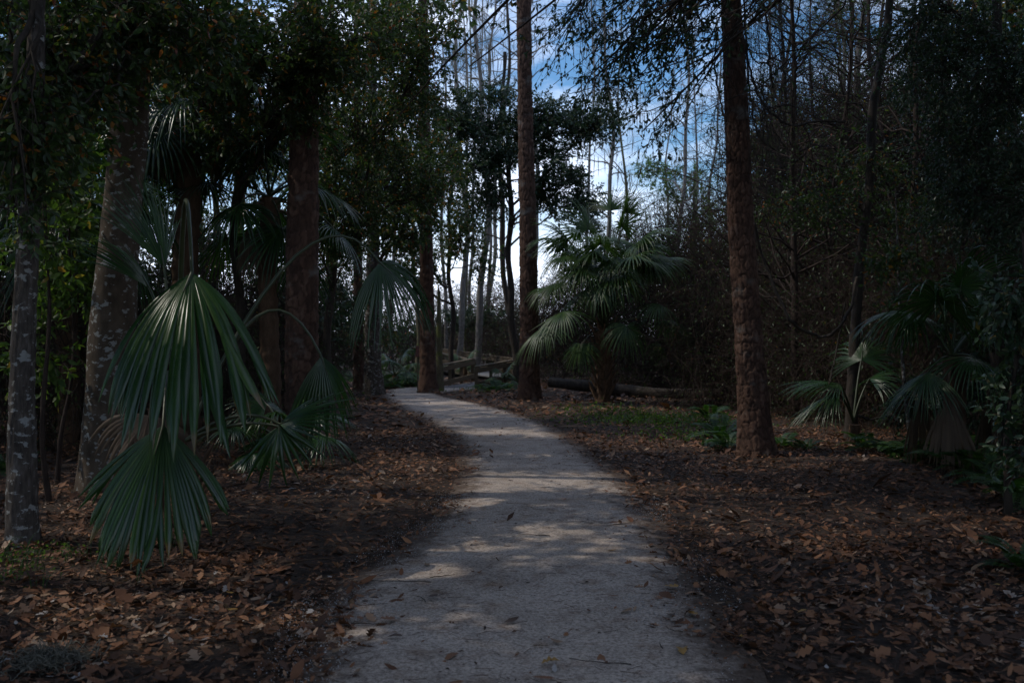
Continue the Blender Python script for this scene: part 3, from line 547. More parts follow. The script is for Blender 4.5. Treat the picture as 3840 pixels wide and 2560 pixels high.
tree_px('evergreen_tree', 'leafy tree whose foliage hangs over the boardwalk rails', 1690, 33, 22, 9,
    [px_clump(1700, 830, 32, 130, 170, 1.4, 1.5), px_clump(1640, 640, 32, 150, 130, 1.4, 1.5), px_clump(1810, 980, 33, 60, 140, .8, .5), px_clump(1560, 980, 30, 90, 110, 1, 1)], 130, 9, 12, 'oak', .11, twig=.5)
tree_px('evergreen_shrub', 'low dark evergreen shrub behind the boardwalk rails', 1800, 42, 14, 2.6,
    [px_clump(1720, 1190, 42, 90, 50, 1, 1), px_clump(1830, 1180, 42, 100, 60, 1, 1), px_clump(1900, 1230, 42, 90, 70, 1, 1)], 60, 8, 12, 'ever', .13, twig=.4, r0=.02)

for px, d, lb in ((120, 18.5, 'dense low bush behind the slender lichen trunk'), (520, 19.5, 'dense low bush behind the thick smooth trunk'), (860, 21, 'dense low bush behind the foreground palm'), (1120, 26, 'dense low bush between the dark pine and the path-bend trunks'), (-150, 15, 'dense low bush at the left edge')):
    x = GX(px, d); tree_px('understorey_shrub', lb, px, d, 14, 2.6, [((x, d, 1.5), (2.0, 1.2, 1.3), 1), ((x + .9, d + .6, 2.3), (1.6, 1.2, 1.2), 1)], 80, 8, 11, 'ever', .13, twig=.5, r0=.02)
for px, d, lb in ((1380, 47, 'dark evergreen bush far behind the path-bend trunks'), (1530, 50, 'dark evergreen bush far behind the left end of the rail'), (1660, 52, 'dark evergreen bush far behind the broken snag'), (1790, 54, 'dark evergreen bush far behind the widest grey trunk'), (1900, 50, 'dark evergreen bush far behind the crooked dark trunk'), (2060, 50, 'dark evergreen bush far behind the centre pine'), (1230, 44, 'dark evergreen bush far behind the dark pine')):
    x = GX(px, d); tree_px('evergreen_shrub', lb, px, d, 10, 2.6, [((x, d, 1.1), (1.7, 1.2, 1.2), 1), ((x + .6, d + .6, 1.9), (1.4, 1.2, .9), .7)], 50, 7, 9, 'ever', .19, twig=.5, r0=.02, bark_key='dark')
# oak out of frame on the right: its limbs hang into the top of the picture
ox, od = 4.6, 3.2; zz = np.arange(-.15, 10.5, .1); C = np.stack([ox - .06 * zz, od + .10 * zz, zz], 1); R = .24 * (1 - .06 * zz); o = np.array([ox, od, 0.0])
t = thing('oak_tree', 'live oak beside the viewer whose leafy limbs hang across the top of the sky', 'tree', o); mb = MB(); trunk_mesh(mb, C, R, 28, 'furrow', 3, 14, .02, .06); at_origin(mb, o).obj('trunk', M['dark'], t)
cl = [px_clump(2330, 130, 12, 250, 170, 1.1, 2), px_clump(2460, 330, 12.5, 150, 150, .9, 1.2), px_clump(2230, 300, 12, 170, 170, .9, 1), px_clump(2560, 80, 12, 140, 130, .9, .8), px_clump(2090, 130, 12, 140, 150, .8, .8), px_clump(2400, 500, 12.5, 120, 100, .7, .5), ((3.5, 11, 7.4), (3.2, 2.6, 1.5), 4), ((1.5, 8.0, 7.2), (2.6, 2.4, 1.2), 3)]
add_crown(t, o, C, R, cl, 210, 8, 9, 'ever', .07, .5, LEAF2, r0=.036, hang=.5, per=20, amin=.74, extra=np.array([P(1500, 430, 12.0), P(1760, 250, 12.0), P(1700, 40, 12)]))

# ---------------------------------------------------------------- palms
def fan(mb, H, ax, nm, R, spread=150, nseg=42, droop=.9, split=.5, fold=.25, costa=.25, width=1.0, nr=9, tn=(.2, .8)):
    ax = norm(np.asarray(ax, float)); nm = norm(np.asarray(nm, float) - ax * np.dot(ax, nm)); lat = np.cross(nm, ax)
    th = np.radians(np.linspace(-spread, spread, nseg)); dth = th[1] - th[0]; s = np.linspace(0, 1, nr)
    d0 = np.cos(th)[:, None] * ax + np.sin(th)[:, None] * lat - (fold * np.abs(np.sin(th)))[:, None] * nm
    Ls = R * (1 - .28 * (np.abs(th) / np.pi)) * U(.93, 1.06, nseg); ph = U(0, 6.28, 2); Ls = Ls * (1 + .10 * np.sin(3 * th + ph[0])); g = droop * U(.65, 1.35, nseg) * (1 + .3 * np.sin(2.3 * th + ph[1])); side = rng.normal(0, .13, (nseg, 3)); side[rng.random(nseg) < .08] *= 3.5
    D = norm(d0[:, None] + (g[:, None] * s[None] ** 1.6)[..., None] * np.array([0, 0, -1.0]) - (costa * np.cos(th).clip(0)[:, None] * s[None])[..., None] * nm + side[:, None] * (s[None, :, None] ** 2))
    step = (Ls / (nr - 1))[:, None, None]; C = H + np.concatenate([np.zeros((nseg, 1, 3)), np.cumsum((D[:, 1:] + D[:, :-1]) / 2 * step, axis=1)], 1)
    r = Ls[:, None] * s[None]; rs = Ls[:, None] * split * U(.85, 1.15, (nseg, 1)); w = np.where(r < rs, r, rs * np.clip((1 - (r - rs) / (Ls[:, None] - rs)), 0, 1) ** .75) * math.tan(dth / 2) * 1.04 * width + .002
    lt = np.cross(nm[None, None], D); lt = norm(lt); up = np.cross(D, lt)
    V = np.stack([C - lt * w[..., None], C + up * (w * .7)[..., None], C + lt * w[..., None]], 2)
    i, j = np.meshgrid(np.arange(nseg), np.arange(nr - 1), indexing='ij'); b = (i * nr + j) * 3
    Q = np.concatenate([np.stack([b, b + 1, b + 4, b + 3], -1).reshape(-1, 4), np.stack([b + 1, b + 2, b + 5, b + 4], -1).reshape(-1, 4)])
    c = np.clip(U(tn[0], tn[1], nseg)[:, None] + U(.1, .4, nseg)[:, None] * (s[None] > .88), 0, 1)[..., None].repeat(3, 2); mb.add(V, Q, None, c.ravel())
def frond(t, o, B, Cc, H, R, ax=None, nm=None, dead=False, key='palm', pet=.014, **k):
    """blade part with its petiole below it; B crown base, Cc bend, H hub (world)"""
    B, Cc, H = [np.asarray(v, float) for v in (B, Cc, H)]; pts = bez(B, Cc, H, 12)[0]
    if ax is None: ax = norm(pts[-1] - pts[-2])
    if nm is None: nm = np.array([0, 0, 1.0]) - np.asarray(ax) * ax[2]; nm = nm + 1e-3 * (H - B)
    mb = MB(); fan(mb, H, ax, nm, R, **k); f = at_origin(mb, o).obj('frond', M['dead_palm' if dead else key], t)
    mb = MB(); V, Q = tubes(np.vstack([pts, pts[-1] + np.asarray(ax) * R * .22])[None], (pet * np.r_[np.linspace(1.5, .75, 12), .25])[None], 6); mb.add(V, Q, None, U(.2, .9)); at_origin(mb, o).obj('petiole', M['dead_palm' if dead else 'petiole'], f)

# foreground palmetto on the left
o = np.array([GX(660, 8.3), 8.3, 0.0]); t = thing('cabbage_palm', 'trunkless cabbage palm with huge glossy drooping fans left of the path', 'palm', o)
b0 = P(665, 1560, 8.3); tw = np.array([.0, -1, .25])
frond(t, o, b0, P(690, 300, 7.9), P(720, 1022, 6.95), 1.30, ax=(.03, -.75, -.5), nm=(0, -.5, .85), spread=58, nseg=34, droop=2.6, split=.72, fold=.36, costa=.1, width=1.0, pet=.017, nr=14)
frond(t, o, P(640, 1700, 8.2), P(640, 1150, 7.6), P(612, 1595, 6.95), .95, ax=(-.10, -.5, -.9), nm=(0, -.9, .45), spread=58, nseg=32, droop=.8, split=.80, fold=.40, width=1.0, costa=.1, nr=12)
frond(t, o, P(760, 1500, 8.4), P(1180, 640, 9.0), P(1425, 985, 9.0), .84, ax=(.62, -.1, -.55), nm=(.3, -.8, .5), spread=90, nseg=36, droop=2.2, split=.36, fold=.45, width=.85, tn=(0, .4))  # low leaf tints darken this fan in place of its shade
frond(t, o, P(700, 1650, 8.4), P(900, 1500, 8.0), P(1050, 1590, 7.9), .62, ax=(1, -.1, .42), nm=(-.35, -.45, .8), spread=60, nseg=16, droop=.25, split=.35, fold=.1)
frond(t, o, P(700, 1650, 8.4), P(900, 1560, 8.0), P(1046, 1598, 7.9), .50, ax=(.1, -.2, -1), nm=(0, -1, 0), spread=55, nseg=9, droop=.3, split=.35, fold=.1)
frond(t, o, P(720, 1600, 8.6), P(1000, 900, 9.4), P(1205, 1335, 9.2), .80, ax=(.35, -.1, -1), nm=(.5, -.8, .3), spread=50, nseg=22, droop=1.2, fold=.6, tn=(0, .3), split=.4)
for hx, hy, d, bxp, byp, R, ax, sp, dr in ((615, 1000, 8.8, 640, 1200, .85, (-.2, .1, 1), 40, .25),
                                           (560, 1080, 8.9, 620, 1200, .7, (-.45, .1, .8), 45, .4)):
    frond(t, o, P(668, 1520, 8.5), P(bxp, byp, 8.7), P(hx, hy, d), R, ax=ax, spread=sp, droop=dr, nseg=36)
frond(t, o, P(668, 1560, 8.5), P(600, 1250, 8.3), P(560, 1560, 8.6), .8, ax=(-.2, -.2, -1), nm=(0, -1, .1), spread=90, nseg=26, droop=1.6, dead=True)
mb = MB()
for k in range(16):
    a = U(0, 6.28); s = o + np.array([math.cos(a) * .10, math.sin(a) * .10, U(-.05, .3)]); V, Q = tubes(bez(s, s + np.array([math.cos(a) * .06, math.sin(a) * .06, .2]), s + np.array([math.cos(a) * .22, math.sin(a) * .22, .45]), 5), np.linspace(.035, .012, 5)[None], 5); mb.add(V, Q)
at_origin(mb, o).obj('stump', M['boot'], t)

def cabbage_palm(label, px, d, crown_z, trunk_r, fronds, skirt=0, boots=0, R=(.8, 1.05), key='palm', rise=1.0, group=None, lower=-.8, split=.36, wd=.8, nseg=40):
    """palm with a round crown of fans; fronds may be a number (random) or a list of explicit (px, py, d, R, ax)"""
    x = GX(px, d); o = np.array([x, d, 0.0]); t = thing('cabbage_palm', label, 'palm', o, group); zz = np.arange(-.1, crown_z, .05); C = np.stack([x + .03 * np.sin(zz * 2), np.full(len(zz), d), zz], 1)
    mb = MB(); trunk_mesh(mb, C, np.full(len(zz), trunk_r) * (1 + .06 * np.sin(zz * 25)), 18, 'furrow', 4, 10, .02); at_origin(mb, o).obj('trunk', M['boot'], t); top = np.array([x, d, crown_z])
    for k in range(boots):
        z = crown_z * (k + .5) / boots; a = k * 2.4; u = np.array([math.cos(a), math.sin(a), 0]); s = np.array([x, d, z]) + u * trunk_r * .8; mb = MB()
        V, Q = tubes(bez(s, s + u * .10 + [0, 0, .12], s + u * U(.14, .30) + [0, 0, U(.22, .42)], 5), np.array([[.055, .045, .03, .022, .014]]), 5); mb.add(V, Q); at_origin(mb, o).obj('boot', M['boot'], t)
    n = fronds if isinstance(fronds, int) else 0
    for k in range(n):
        a = k * 2.39996 + U(-.2, .2); e = 1.2 - (1.2 - lower) * (k / max(n - 1, 1)) ** .8; L = U(.65, .95) * rise; u = np.array([math.cos(a) * math.cos(e), math.sin(a) * math.cos(e), math.sin(e)])
        H = top + u * L + [0, 0, -.12 * L]; frond(t, o, top + [0, 0, -.05], top + u * L * .6 + [0, 0, .16 * L], H, U(*R), ax=norm(u + [0, 0, -.35]), spread=140, nseg=nseg, droop=U(.9, 1.7) + .4 * (e < 0), key=key, split=split, width=wd)
    if not n:
        for hx, hy, hd, Rr, ax, sp, dr in fronds:
            H = P(hx, hy, hd); m = (top + H) / 2 + [0, 0, .18 * np.linalg.norm(H - top)]; frond(t, o, top, m, H, Rr, ax=norm(np.array(ax, float)), spread=sp, droop=dr * 1.25, nseg=nseg, key=key, split=split, width=wd)
    for k in range(skirt):
        a = k * 2.1; u = np.array([math.cos(a), math.sin(a), 0]); s = top + u * .1 - [0, 0, .1 + .05 * (k % 4)]; H = s + u * .32 + [0, 0, -.35]
        frond(t, o, s, s + u * .35, H, U(.6, .85), ax=(u[0] * .25, u[1] * .25, -1), nm=u + [0, 0, .05], spread=38, nseg=14, droop=2.2, dead=True)
    return t
D0 = 22.6
cabbage_palm('bushy green cabbage palm with drooping fans right of the straight centre pine', 2262, D0, 1.75, .17, [
    (2130, 900, 22.3, .95, (-.6, -.2, .75), 130, .7), (2205, 860, 22.8, .9, (-.15, .2, 1), 120, .5), (2330, 850, 22.6, .95, (.15, -.1, 1), 120, .6), (2400, 900, 22.4, 1.0, (.6, -.3, .5), 140, .9), (2440, 960, 22.7, 1.0, (.9, .1, .1), 140, 1.0),
    (2230, 960, 21.9, .85, (-.1, -.8, .3), 150, 1.1), (2370, 965, 21.9, .95, (.25, -.9, .1), 160, .8), (2120, 960, 22.1, .85, (-.7, -.5, -.1), 140, 1.5), (2250, 1078, 21.7, .80, (.05, -.75, -.4), 140, 1.8), (2112, 1168, 21.8, 1.0, (-.75, -.4, -.3), 130, 1.5),
    (2040, 1225, 21.7, 1.0, (-.8, -.35, -.5), 120, 1.3), (2470, 1140, 21.9, .85, (.6, -.5, -.3), 140, 1.8), (2350, 1222, 21.6, .85, (.12, -.5, -.8), 130, 1.6), (2520, 1200, 22.2, .95, (.85, -.2, -.4), 130, 1.7), (2300, 900, 23.4, .95, (.1, .9, .5), 140, 1.0), (2180, 1000, 23.3, .9, (-.6, .7, .1), 140, 1.2),
    (2180, 1290, 22.4, .75, (-.3, -.4, -1), 110, 1.4), (2480, 1290, 22.8, .8, (.5, .1, -.9), 110, 1.5), (2060, 1080, 22.9, .8, (-.9, .3, .1), 130, 1.4), (2290, 790, 22.7, .7, (.02, .05, 1), 80, .35), (2350, 800, 22.5, .75, (.1, -.1, 1), 90, .4)] + [(2275 + 165 * math.cos(k * 2.4) * (1.1 if k % 2 else .7), 935 - 60 * math.sin(k * 1.7) + 45 * (k % 3), 22.6 + .7 * math.sin(k * 2.4), .95, (math.cos(k * 2.4) * .9, math.sin(k * 2.4) * .6 - .15, .5 - .35 * (k % 3)), 140, .9 + .25 * (k % 3)) for k in range(24)], boots=42, key='palm_far', split=.34, wd=.85)
cabbage_palm('tall dark cabbage palm with hanging brown skirt between the thick trunk and the dark pine', 700, 14.6, 5.1, .19, 18, skirt=16, R=(1.0, 1.25), rise=1.2)
cabbage_palm('shaded cabbage palm whose pale fan catches the sun behind the dark pine', 1010, 14.9, 3.7, .15, 12, skirt=6, R=(.85, 1.05), rise=1.1)
cabbage_palm('cabbage palm with hanging fans just left of the thick smooth trunk', 250, 13.5, 3.4, .15, 16, skirt=8, R=(.85, 1.1), rise=1.1)
cabbage_palm('small palmetto with a fan spread leftward at the foot of the slim right trunk', 3200, 14.4, .35, .09, [(3150, 1440, 14.2, .85, (-1, -.1, .25), 75, .45), (3140, 1470, 14.1, .8, (-1, -.2, -.35), 60, .8), (3260, 1420, 14.6, .7, (.7, .2, .4), 110, .8), (3230, 1350, 14.8, .7, (.2, .3, 1), 110, .7)])
cabbage_palm('dark palm with a dead brown skirt and drooping fans near the right edge', 3570, 11.6, 1.35, .13, [(3480, 1395, 11.3, .8, (-.75, -.3, -.55), 80, .7), (3650, 1340, 11.3, .85, (.5, -.5, -.3), 130, 1.4), (3420, 1170, 11.8, .85, (-.6, 0, .1), 130, 1.6), (3600, 1080, 11.6, .9, (.1, -.2, .9), 130, 1.0), (3520, 1130, 11.3, .9, (-.3, -.5, .5), 140, 1.3), (3720, 1190, 11.8, .9, (.8, 0, .3), 140, 1.2)], skirt=7)
cabbage_palm('low palmetto behind the fern bed near the boardwalk entrance', 1480, 30.5, .4, .1, 9, R=(.6, .8), rise=.8, key='palm_far', lower=-.2)
cabbage_palm('small palmetto growing between the boardwalk rails', 1742, 33.6, .55, .08, 7, R=(.4, .55), rise=.5, key='palm_far', lower=0)
cabbage_palm('small palmetto in front of the right end of the boardwalk', 1890, 29.2, .35, .06, 6, R=(.3, .42), rise=.4, key='palm_far', lower=-.1)
cabbage_palm('low palmetto fan at the foot of the dark pine', 1060, 12.2, .35, .08, 8, R=(.55, .75), rise=.8, lower=-.1)

# ---------------------------------------------------------------- right side and background trees
def bare_tree(name, label, px, d, width, height, spread, nb, ntw, bark_key='pale', sub=3, moss=0, low=.35, lean=0, group=None, twig=.9, up=.35, haze_leaf=0, fork=0, twig_key=None, leaf_size=.06, leaf_key='oak'):
    x = GX(px, d); zz = np.arange(-.6, height, .25); f = zz / height; o = np.array([x, d, 0.0]); t = thing(name, label, 'tree', o, group)
    C = np.stack([x + GX(CX + lean, d) * f + .22 * np.sin(zz * .45 + px) + .07 * np.sin(zz * 1.3), d + .08 * np.sin(zz * .6 + px * .2), zz], 1); R = np.maximum(width / F * d / 2 * (1 - .75 * f.clip(0, 1)), .015)
    mb = MB(); trunk_mesh(mb, C, R, 10, None, px % 13, 8, .012, .03); at_origin(mb, o).obj('trunk', M[bark_key], t)
    h = U(low, 1, nb) ** .8 * height; a = U(0, 6.28, nb); L = spread * (1.15 - .8 * h / height) * U(.5, 1.1, nb)
    tg = np.stack([np.interp(h, zz, C[:, 0]) + np.cos(a) * L, np.interp(h, zz, C[:, 1]) + np.sin(a) * L, h + L * U(.1, .6, nb)], 1)
    B, Rb = branches(C, R, tg, .026 * max(1, d / 30), .15, 7); Tw, Rt = twigs(B, ntw, twig, -.05, .8, .2, 3, .003 * max(1, d / 30), up); mb = MB(); V, Q = tubes(B, Rb, 4); mb.add(V, Q)
    V, Q = tubes(Tw, Rt, 3); mb.add(V, Q)
    if sub: T2, R2 = twigs(Tw, sub, twig * .5, .05, .9, .2, 2, .0017 * max(1, d / 30), up); V, Q = tubes(T2, R2, 3); mb.add(V, Q)
    at_origin(mb, o).obj('branch_work', M[twig_key or bark_key], t, kind='stuff')
    if moss:
        b = rng.integers(0, len(Tw), moss); s = Tw[b, rng.integers(1, 3, moss)]; L = U(.3, 1.1, (moss, 1)); E = s + np.array([0, 0, -1]) * L + rng.normal(size=(moss, 3)) * .04; mb = MB()
        V, Q = tubes(bez(s, (s + E) / 2 + rng.normal(size=(moss, 3)) * .06, E, 4), np.array([[.012, .022, .016, .002]]).repeat(moss, 0), 3); mb.add(V, Q, None, np.repeat(U(0, 1, moss), 12)); at_origin(mb, o).obj('hanging_moss', M['moss'], t, kind='stuff')
    if haze_leaf: mb = MB(); leaves_on(mb, Tw, haze_leaf, leaf_size, LEAF2, .3, warm=.3); at_origin(mb, o).obj('crown', M[leaf_key], t, kind='stuff')
    return t
FG = 'bare trees standing in the swamp behind the boardwalk'
far = [  # px, distance, width px, height, lean, bark, label
    (1540, 33, 20, 12, 0, 'mossy', 'thin mossy trunk by the left end of the boardwalk rail'), (1727, 41, 24, 20, 6, 'pale', 'straight grey trunk behind the sunlit rail, nearest the broken snag'),
    (1755, 43, 14, 18, 0, 'mossy', 'thin yellow-mossed trunk left of the widest trunk behind the rail'), (1802, 37, 29, 19, 10, 'pale', 'widest grey trunk behind the sunlit boardwalk rail'), (1912, 35, 26, 15, -30, 'dark', 'dark crooked trunk close left of the straight centre pine'), (2278, 44, 21, 21, 0, 'pale', 'pale bare trunk rising straight above the bushy cabbage palm'), (2352, 46, 16, 17, 8, 'mossy', 'mossy bare trunk above the right half of the cabbage palm'), (2556, 42, 20, 19, 0, 'pale', 'forked bare tree standing out against the blue sky left of the right pine'),
    (2612, 55, 14, 19, -10, 'pale', 'thin bare tree between the forked one and the right pine'), (2655, 48, 16, 17, 0, 'pale', 'bare tree close to the left edge of the right pine'),
    (1845, 58, 18, 26, 0, 'pale', 'tall bare cypress hung with moss left of the centre pine top'), (1672, 46, 16, 18, 0, 'pale', 'thin grey trunk seen just right of the broken snag'), (1838, 50, 13, 20, 6, 'pale', 'slim trunk right of the widest trunk behind the rail'), (1780, 52, 15, 22, -10, 'pale', 'thin grey trunk just left of the widest trunk behind the rail'), (1470, 45, 18, 18, 0, 'pale', 'grey trunk far behind the fern bed'), (2205, 50, 14, 20, 20, 'pale', 'bare tree between the evergreen clumps and the pale trunk'), (2010, 48, 22, 24, 20, 'pale', 'bare cypress right behind the centre pine'),
    (2500, 52, 12, 16, 10, 'pale', 'slight bare tree rising from the brown vine thicket')]
PROTO = {}
def bare(key, args, label, px, d, w, h, ln, group, cap):
    L = PROTO.setdefault(key, [])
    if len(L) < cap: t = bare_tree('bare_tree', label, px, d, w, h, lean=ln, group=group, **args); L.append((t, w * d, h)); return
    t0, w0, h0 = L[int(rng.integers(0, len(L)))]; k = min(max(w * d / w0, .7), 1.5); t = dup(t0, (GX(px, d), d, 0), U(0, 6.28), (k, k, h / h0), label, group); t.rotation_euler.y = ln / F * d / h * .6 + U(-.035, .035)
for px, d, w, h, ln, bk, lb in far:
    hv = px in (1845, 2010, 2120); bare((bk, hv), dict(spread=4.2 if hv else 2.8, nb=40 if hv else 30, ntw=8, bark_key=bk, sub=5, moss=160 if hv else 50, low=.25, leaf_size=.10, up=.2), lb, px, d, w, h, ln, FG, 3 if bk == 'pale' and not hv else 1)
RGp = 'bare trees in the tangle right of the right pine'
right = [(2930, 30, 26, 14, 20, 'brown_twig', 'bare brown tree just right of the right pine'), (3020, 24, 14, 11, -10, 'brown_twig', 'thin bare tree behind the looping vine'), (3120, 33, 30, 15, 30, 'pale', 'faint grey trunk behind the branch tangle right of the pine'),
         (3262, 27, 46, 14, -20, 'pale', 'dim grey trunk behind the slim right trunk'), (3340, 21, 40, 13, 20, 'brown_twig', 'dim brown trunk between the slim trunk and the right edge'), (3410, 34, 30, 15, 0, 'pale', 'faint trunk among sky glimpses at upper right'),
         (3500, 26, 26, 13, 0, 'brown_twig', 'thin dim trunk in the dark right-hand wood'), (3080, 42, 22, 17, 0, 'pale', 'distant grey trunk right of the looping vine'), (3200, 44, 20, 17, 0, 'pale', 'distant thin trunk behind the slim right trunk'), (3640, 30, 30, 14, 0, 'brown_twig', 'dim bare tree behind the far right foliage'),
         (2860, 40, 18, 16, 10, 'pale', 'grey bare tree seen past the right edge of the pine'), (3760, 26, 30, 13, 0, 'brown_twig', 'bare tree at the far right edge of the wood'), (2985, 19, 17, 11, 12, 'brown_twig', 'slim bare stem just left of the looping vine'), (3135, 20, 20, 12, -14, 'brown_twig', 'bare stem close left of the slim right trunk'), (3425, 17, 22, 11, 10, 'brown_twig', 'bare stem right of the white-spotted stem'), (3310, 23, 26, 13, 16, 'brown_twig', 'bare trunk leaning behind the white-spotted stem'), (2905, 23, 18, 12, -8, 'brown_twig', 'bare stem beside the right edge of the right pine')]
for px, d, w, h, ln, bk, lb in right: bare(('right', bk), dict(spread=3.4, nb=70, ntw=11, bark_key=bk, sub=4, low=.12, twig_key='brown_twig', haze_leaf=3, leaf_size=.07, twig=.8), lb, px, d, w, h, ln, RGp, 2)
t, C, R, o = big_tree('slim_tree', 'slim dark trunk with pale spots standing in the right-hand wood', 15.0, [(3187, 1655, 46), (3203, 1275, 38), (3222, 1000, 36), (3262, 700, 34), (3272, 400, 32), (3330, 100, 28)], 8.5, 'dark', None, 24, .04, 8, .01, .03, 6)
add_crown(t, o, C, R, [px_clump(3050, 750, 15, 200, 110, .9, 2), px_clump(3250, 620, 15, 200, 150, .9, 1.5), px_clump(3400, 850, 14.5, 170, 130, .8, 1), ((C[-1, 0], 15, 7.4), (2.6, 2.6, 1.2), 1.5)], 75, 8, 10, 'oak', .07, .45, r0=.02)
t, C, R, o = big_tree('sapling', 'thin white-spotted stem leaning in front of the dark right-hand wood', 13.5, [(3424, 1735, 18), (3395, 1500, 15), (3378, 1250, 13), (3370, 1000, 11)], 3.6, 'grey', None, 10, .05, 6, .006, 0, 6)
add_crown(t, o, C, R, [px_clump(3400, 1000, 13.3, 170, 110, .6, 1), px_clump(3500, 1130, 13, 170, 110, .6, 1)], 24, 6, 10, 'oak', .085, .4, r0=.012)
RG = 'dark leafy trees on the right'
tree_px('understorey_tree', 'dense dark green tree filling the upper right corner', 3720, 12.5, 60, 9, [px_clump(3680, 250, 12, 230, 330, 1.3, 2), px_clump(3800, 700, 11.5, 210, 280, 1.2, 2), px_clump(3560, 600, 12.5, 140, 260, 1.1, 1), px_clump(3500, 120, 12.5, 200, 170, 1.2, 1)], 170, 10, 15, 'ever', .06, twig=.5, droop=.6)
tree_px('understorey_tree', 'dark leafy tree beyond the dense upper right foliage', 3560, 18, 50, 9, [px_clump(3560, 300, 18, 260, 330, 1.6, 2), px_clump(3700, 800, 17, 230, 260, 1.5, 2), px_clump(3480, 900, 18, 150, 150, 1.3, 1)], 140, 9, 14, 'ever', .085, twig=.5)
tree_px('understorey_shrub', 'glossy-leaved bush with a few orange leaves at the right edge', 3800, 8.6, 22, 2.6, [px_clump(3800, 1120, 8.4, 110, 130, .5, 2), px_clump(3820, 1350, 8.6, 120, 200, .6, 1.5), px_clump(3880, 1650, 8.2, 120, 200, .5, 1.2)], 40, 6, 9, 'ever', .085, twig=.3, tpl=LEAF8, r0=.012)
tree_px('understorey_shrub', 'dark leafy bush behind the dead-skirted palm', 3700, 13.5, 20, 3.4, [px_clump(3700, 1250, 13, 200, 260, 1, 2), px_clump(3500, 1500, 14.5, 170, 160, .9, 1.3), px_clump(3780, 1550, 12.5, 160, 180, .9, 1.3)], 80, 8, 12, 'ever', .075, twig=.4, r0=.015)
tree_px('understorey_tree', 'green-leaved tree beyond the branch tangle right of the pine', 2980, 27, 30, 8.5, [px_clump(2900, 560, 27, 130, 150, 1.2, 2), px_clump(2950, 800, 26, 180, 130, 1.2, 1.5), px_clump(3250, 700, 25, 200, 200, 1.2, 1)], 90, 9, 12, 'oak', .09, twig=.5)
tree_px('understorey_tree', 'sparse green tree far back between the thicket and the right pine', 2600, 46, 20, 9, [px_clump(2560, 700, 46, 130, 110, 1.5, 1), px_clump(2450, 640, 46, 90, 70, 1.4, .7), px_clump(2660, 860, 45, 90, 130, 1.2, 1)], 70, 8, 11, 'bright', .13, twig=.6)
FT = []
for k, (px, d, w, h) in enumerate(((-150, 33, 40, 13), (420, 36, 40, 14), (900, 38, 40, 13), (1230, 40, 36, 12), (3050, 52, 40, 13), (3400, 48, 40, 13), (3750, 40, 40, 13), (4000, 30, 40, 13))):
    lab = ['leafy tree closing the wood beyond the left edge', 'leafy tree far behind the thick smooth trunk', 'leafy tree far behind the palm crowns', 'leafy tree far behind the path-bend trunks', 'far leafy tree behind the looping vine', 'far leafy tree behind the slim right trunk', 'far leafy tree behind the dark right-hand palm', 'leafy tree closing the wood beyond the right edge'][k]
    if k >= 2: dup(FT[k % 2], (GX(px, d), d, 0), U(0, 6.28), h / 13.5, lab, 'leafy trees closing the back of the wood'); continue
    x = GX(px, d); t = tree_px('forest_tree', lab, px, d, w, h, [((x, d, h * .75), (4, 3, h * .28), 1.2), ((x + 1, d - 1, h * .35), (4.2, 2.5, h * .28), 1), ((x - 2, d - 1, h * .13), (3.5, 2, h * .12), .6)], 130, 9, 12, 'oak', .15, twig=.8, group='leafy trees closing the back of the wood'); FT.append(t)

# unseen trees added around the camera to block sun and sky light
SG = 'unseen trees added around the viewer'
shade = [(-8.5, 3.5, 10), (-11, 8.5, 11), (-15, 5, 12), (-12, 14, 11), (-17, 12, 13), (-10, 20, 12), (-17, 20, 13), (-14, 27, 13), (-22, 16, 14), (-22, 26, 14), (-6.5, -2, 10), (-13, -3, 12), (-4.5, -6, 11), (8.5, 1, 11), (9, 6.5, 10), (13, 14, 12), (-9, 30, 13), (-16, 34, 14), (13, 22, 12), (-20, 2, 13), (12, -6, 12), (5.5, 1.5, 10), (-4.8, 1.2, 10), (15, 2, 12), (16, 9, 13), (-10, -8, 12), (10, 11, 12), (-6.4, 4.7, 10), (-9, 1.0, 11), (-5.5, -5, 10), (12, 6, 12), (18, 16, 13), (8.5, -3.5, 11), (-7.8, 3.4, 10)]
shade_proto = []
for k, (x, y, h) in enumerate(shade):
    far_side = x > 0 or y < -3.5 or x < -13.5; lab = f'unseen leafy oak added to the {"left" if x < 0 else "right"}, shading the path'
    if far_side and len(shade_proto) >= 3: dup(shade_proto[k % 3], (x, y, 0), U(0, 6.28), h / 11.0, lab, SG); continue
    if far_side: h = 11.0
    o = np.array([x, y, 0.0]); zz = np.arange(-.15, h * .85, .3); C = np.stack([x + .1 * np.sin(zz + k), y + .1 * np.sin(zz * .8 + k), zz], 1); R = .17 * (1 - .08 * zz).clip(.15)
    t = thing('shade_tree', lab, 'tree', o, SG); mb = MB(); trunk_mesh(mb, C, R, 10, None, k, 8, .02, .05); at_origin(mb, o).obj('trunk', M['dark'], t); near = abs(x) < 10 and not far_side
    cl = [((x, y, h * .80), (4.0, 4.0, h * .18), 1.5), ((x, y, h * .62), (3.6, 3.6, h * .11), 1) if near else ((x, y, h * .45), (3.8, 3.8, h * .2), 1)] + ([((x, y, h * .16), (3.4, 3.4, h * .13), .8)] if far_side or abs(x) > 10 else []) + ([((x * .4, y + .6, h * .95), (3.6, 3.4, 1.3), 1.3)] if near else [])
    add_crown(t, o, C, R, cl, 120 if far_side else (130 if near and 2 < y < 6 else 95 if near and y > 0 else 85), 8, 11, 'oak', .26, .9, gap=not far_side)
    if far_side: shade_proto.append(t)
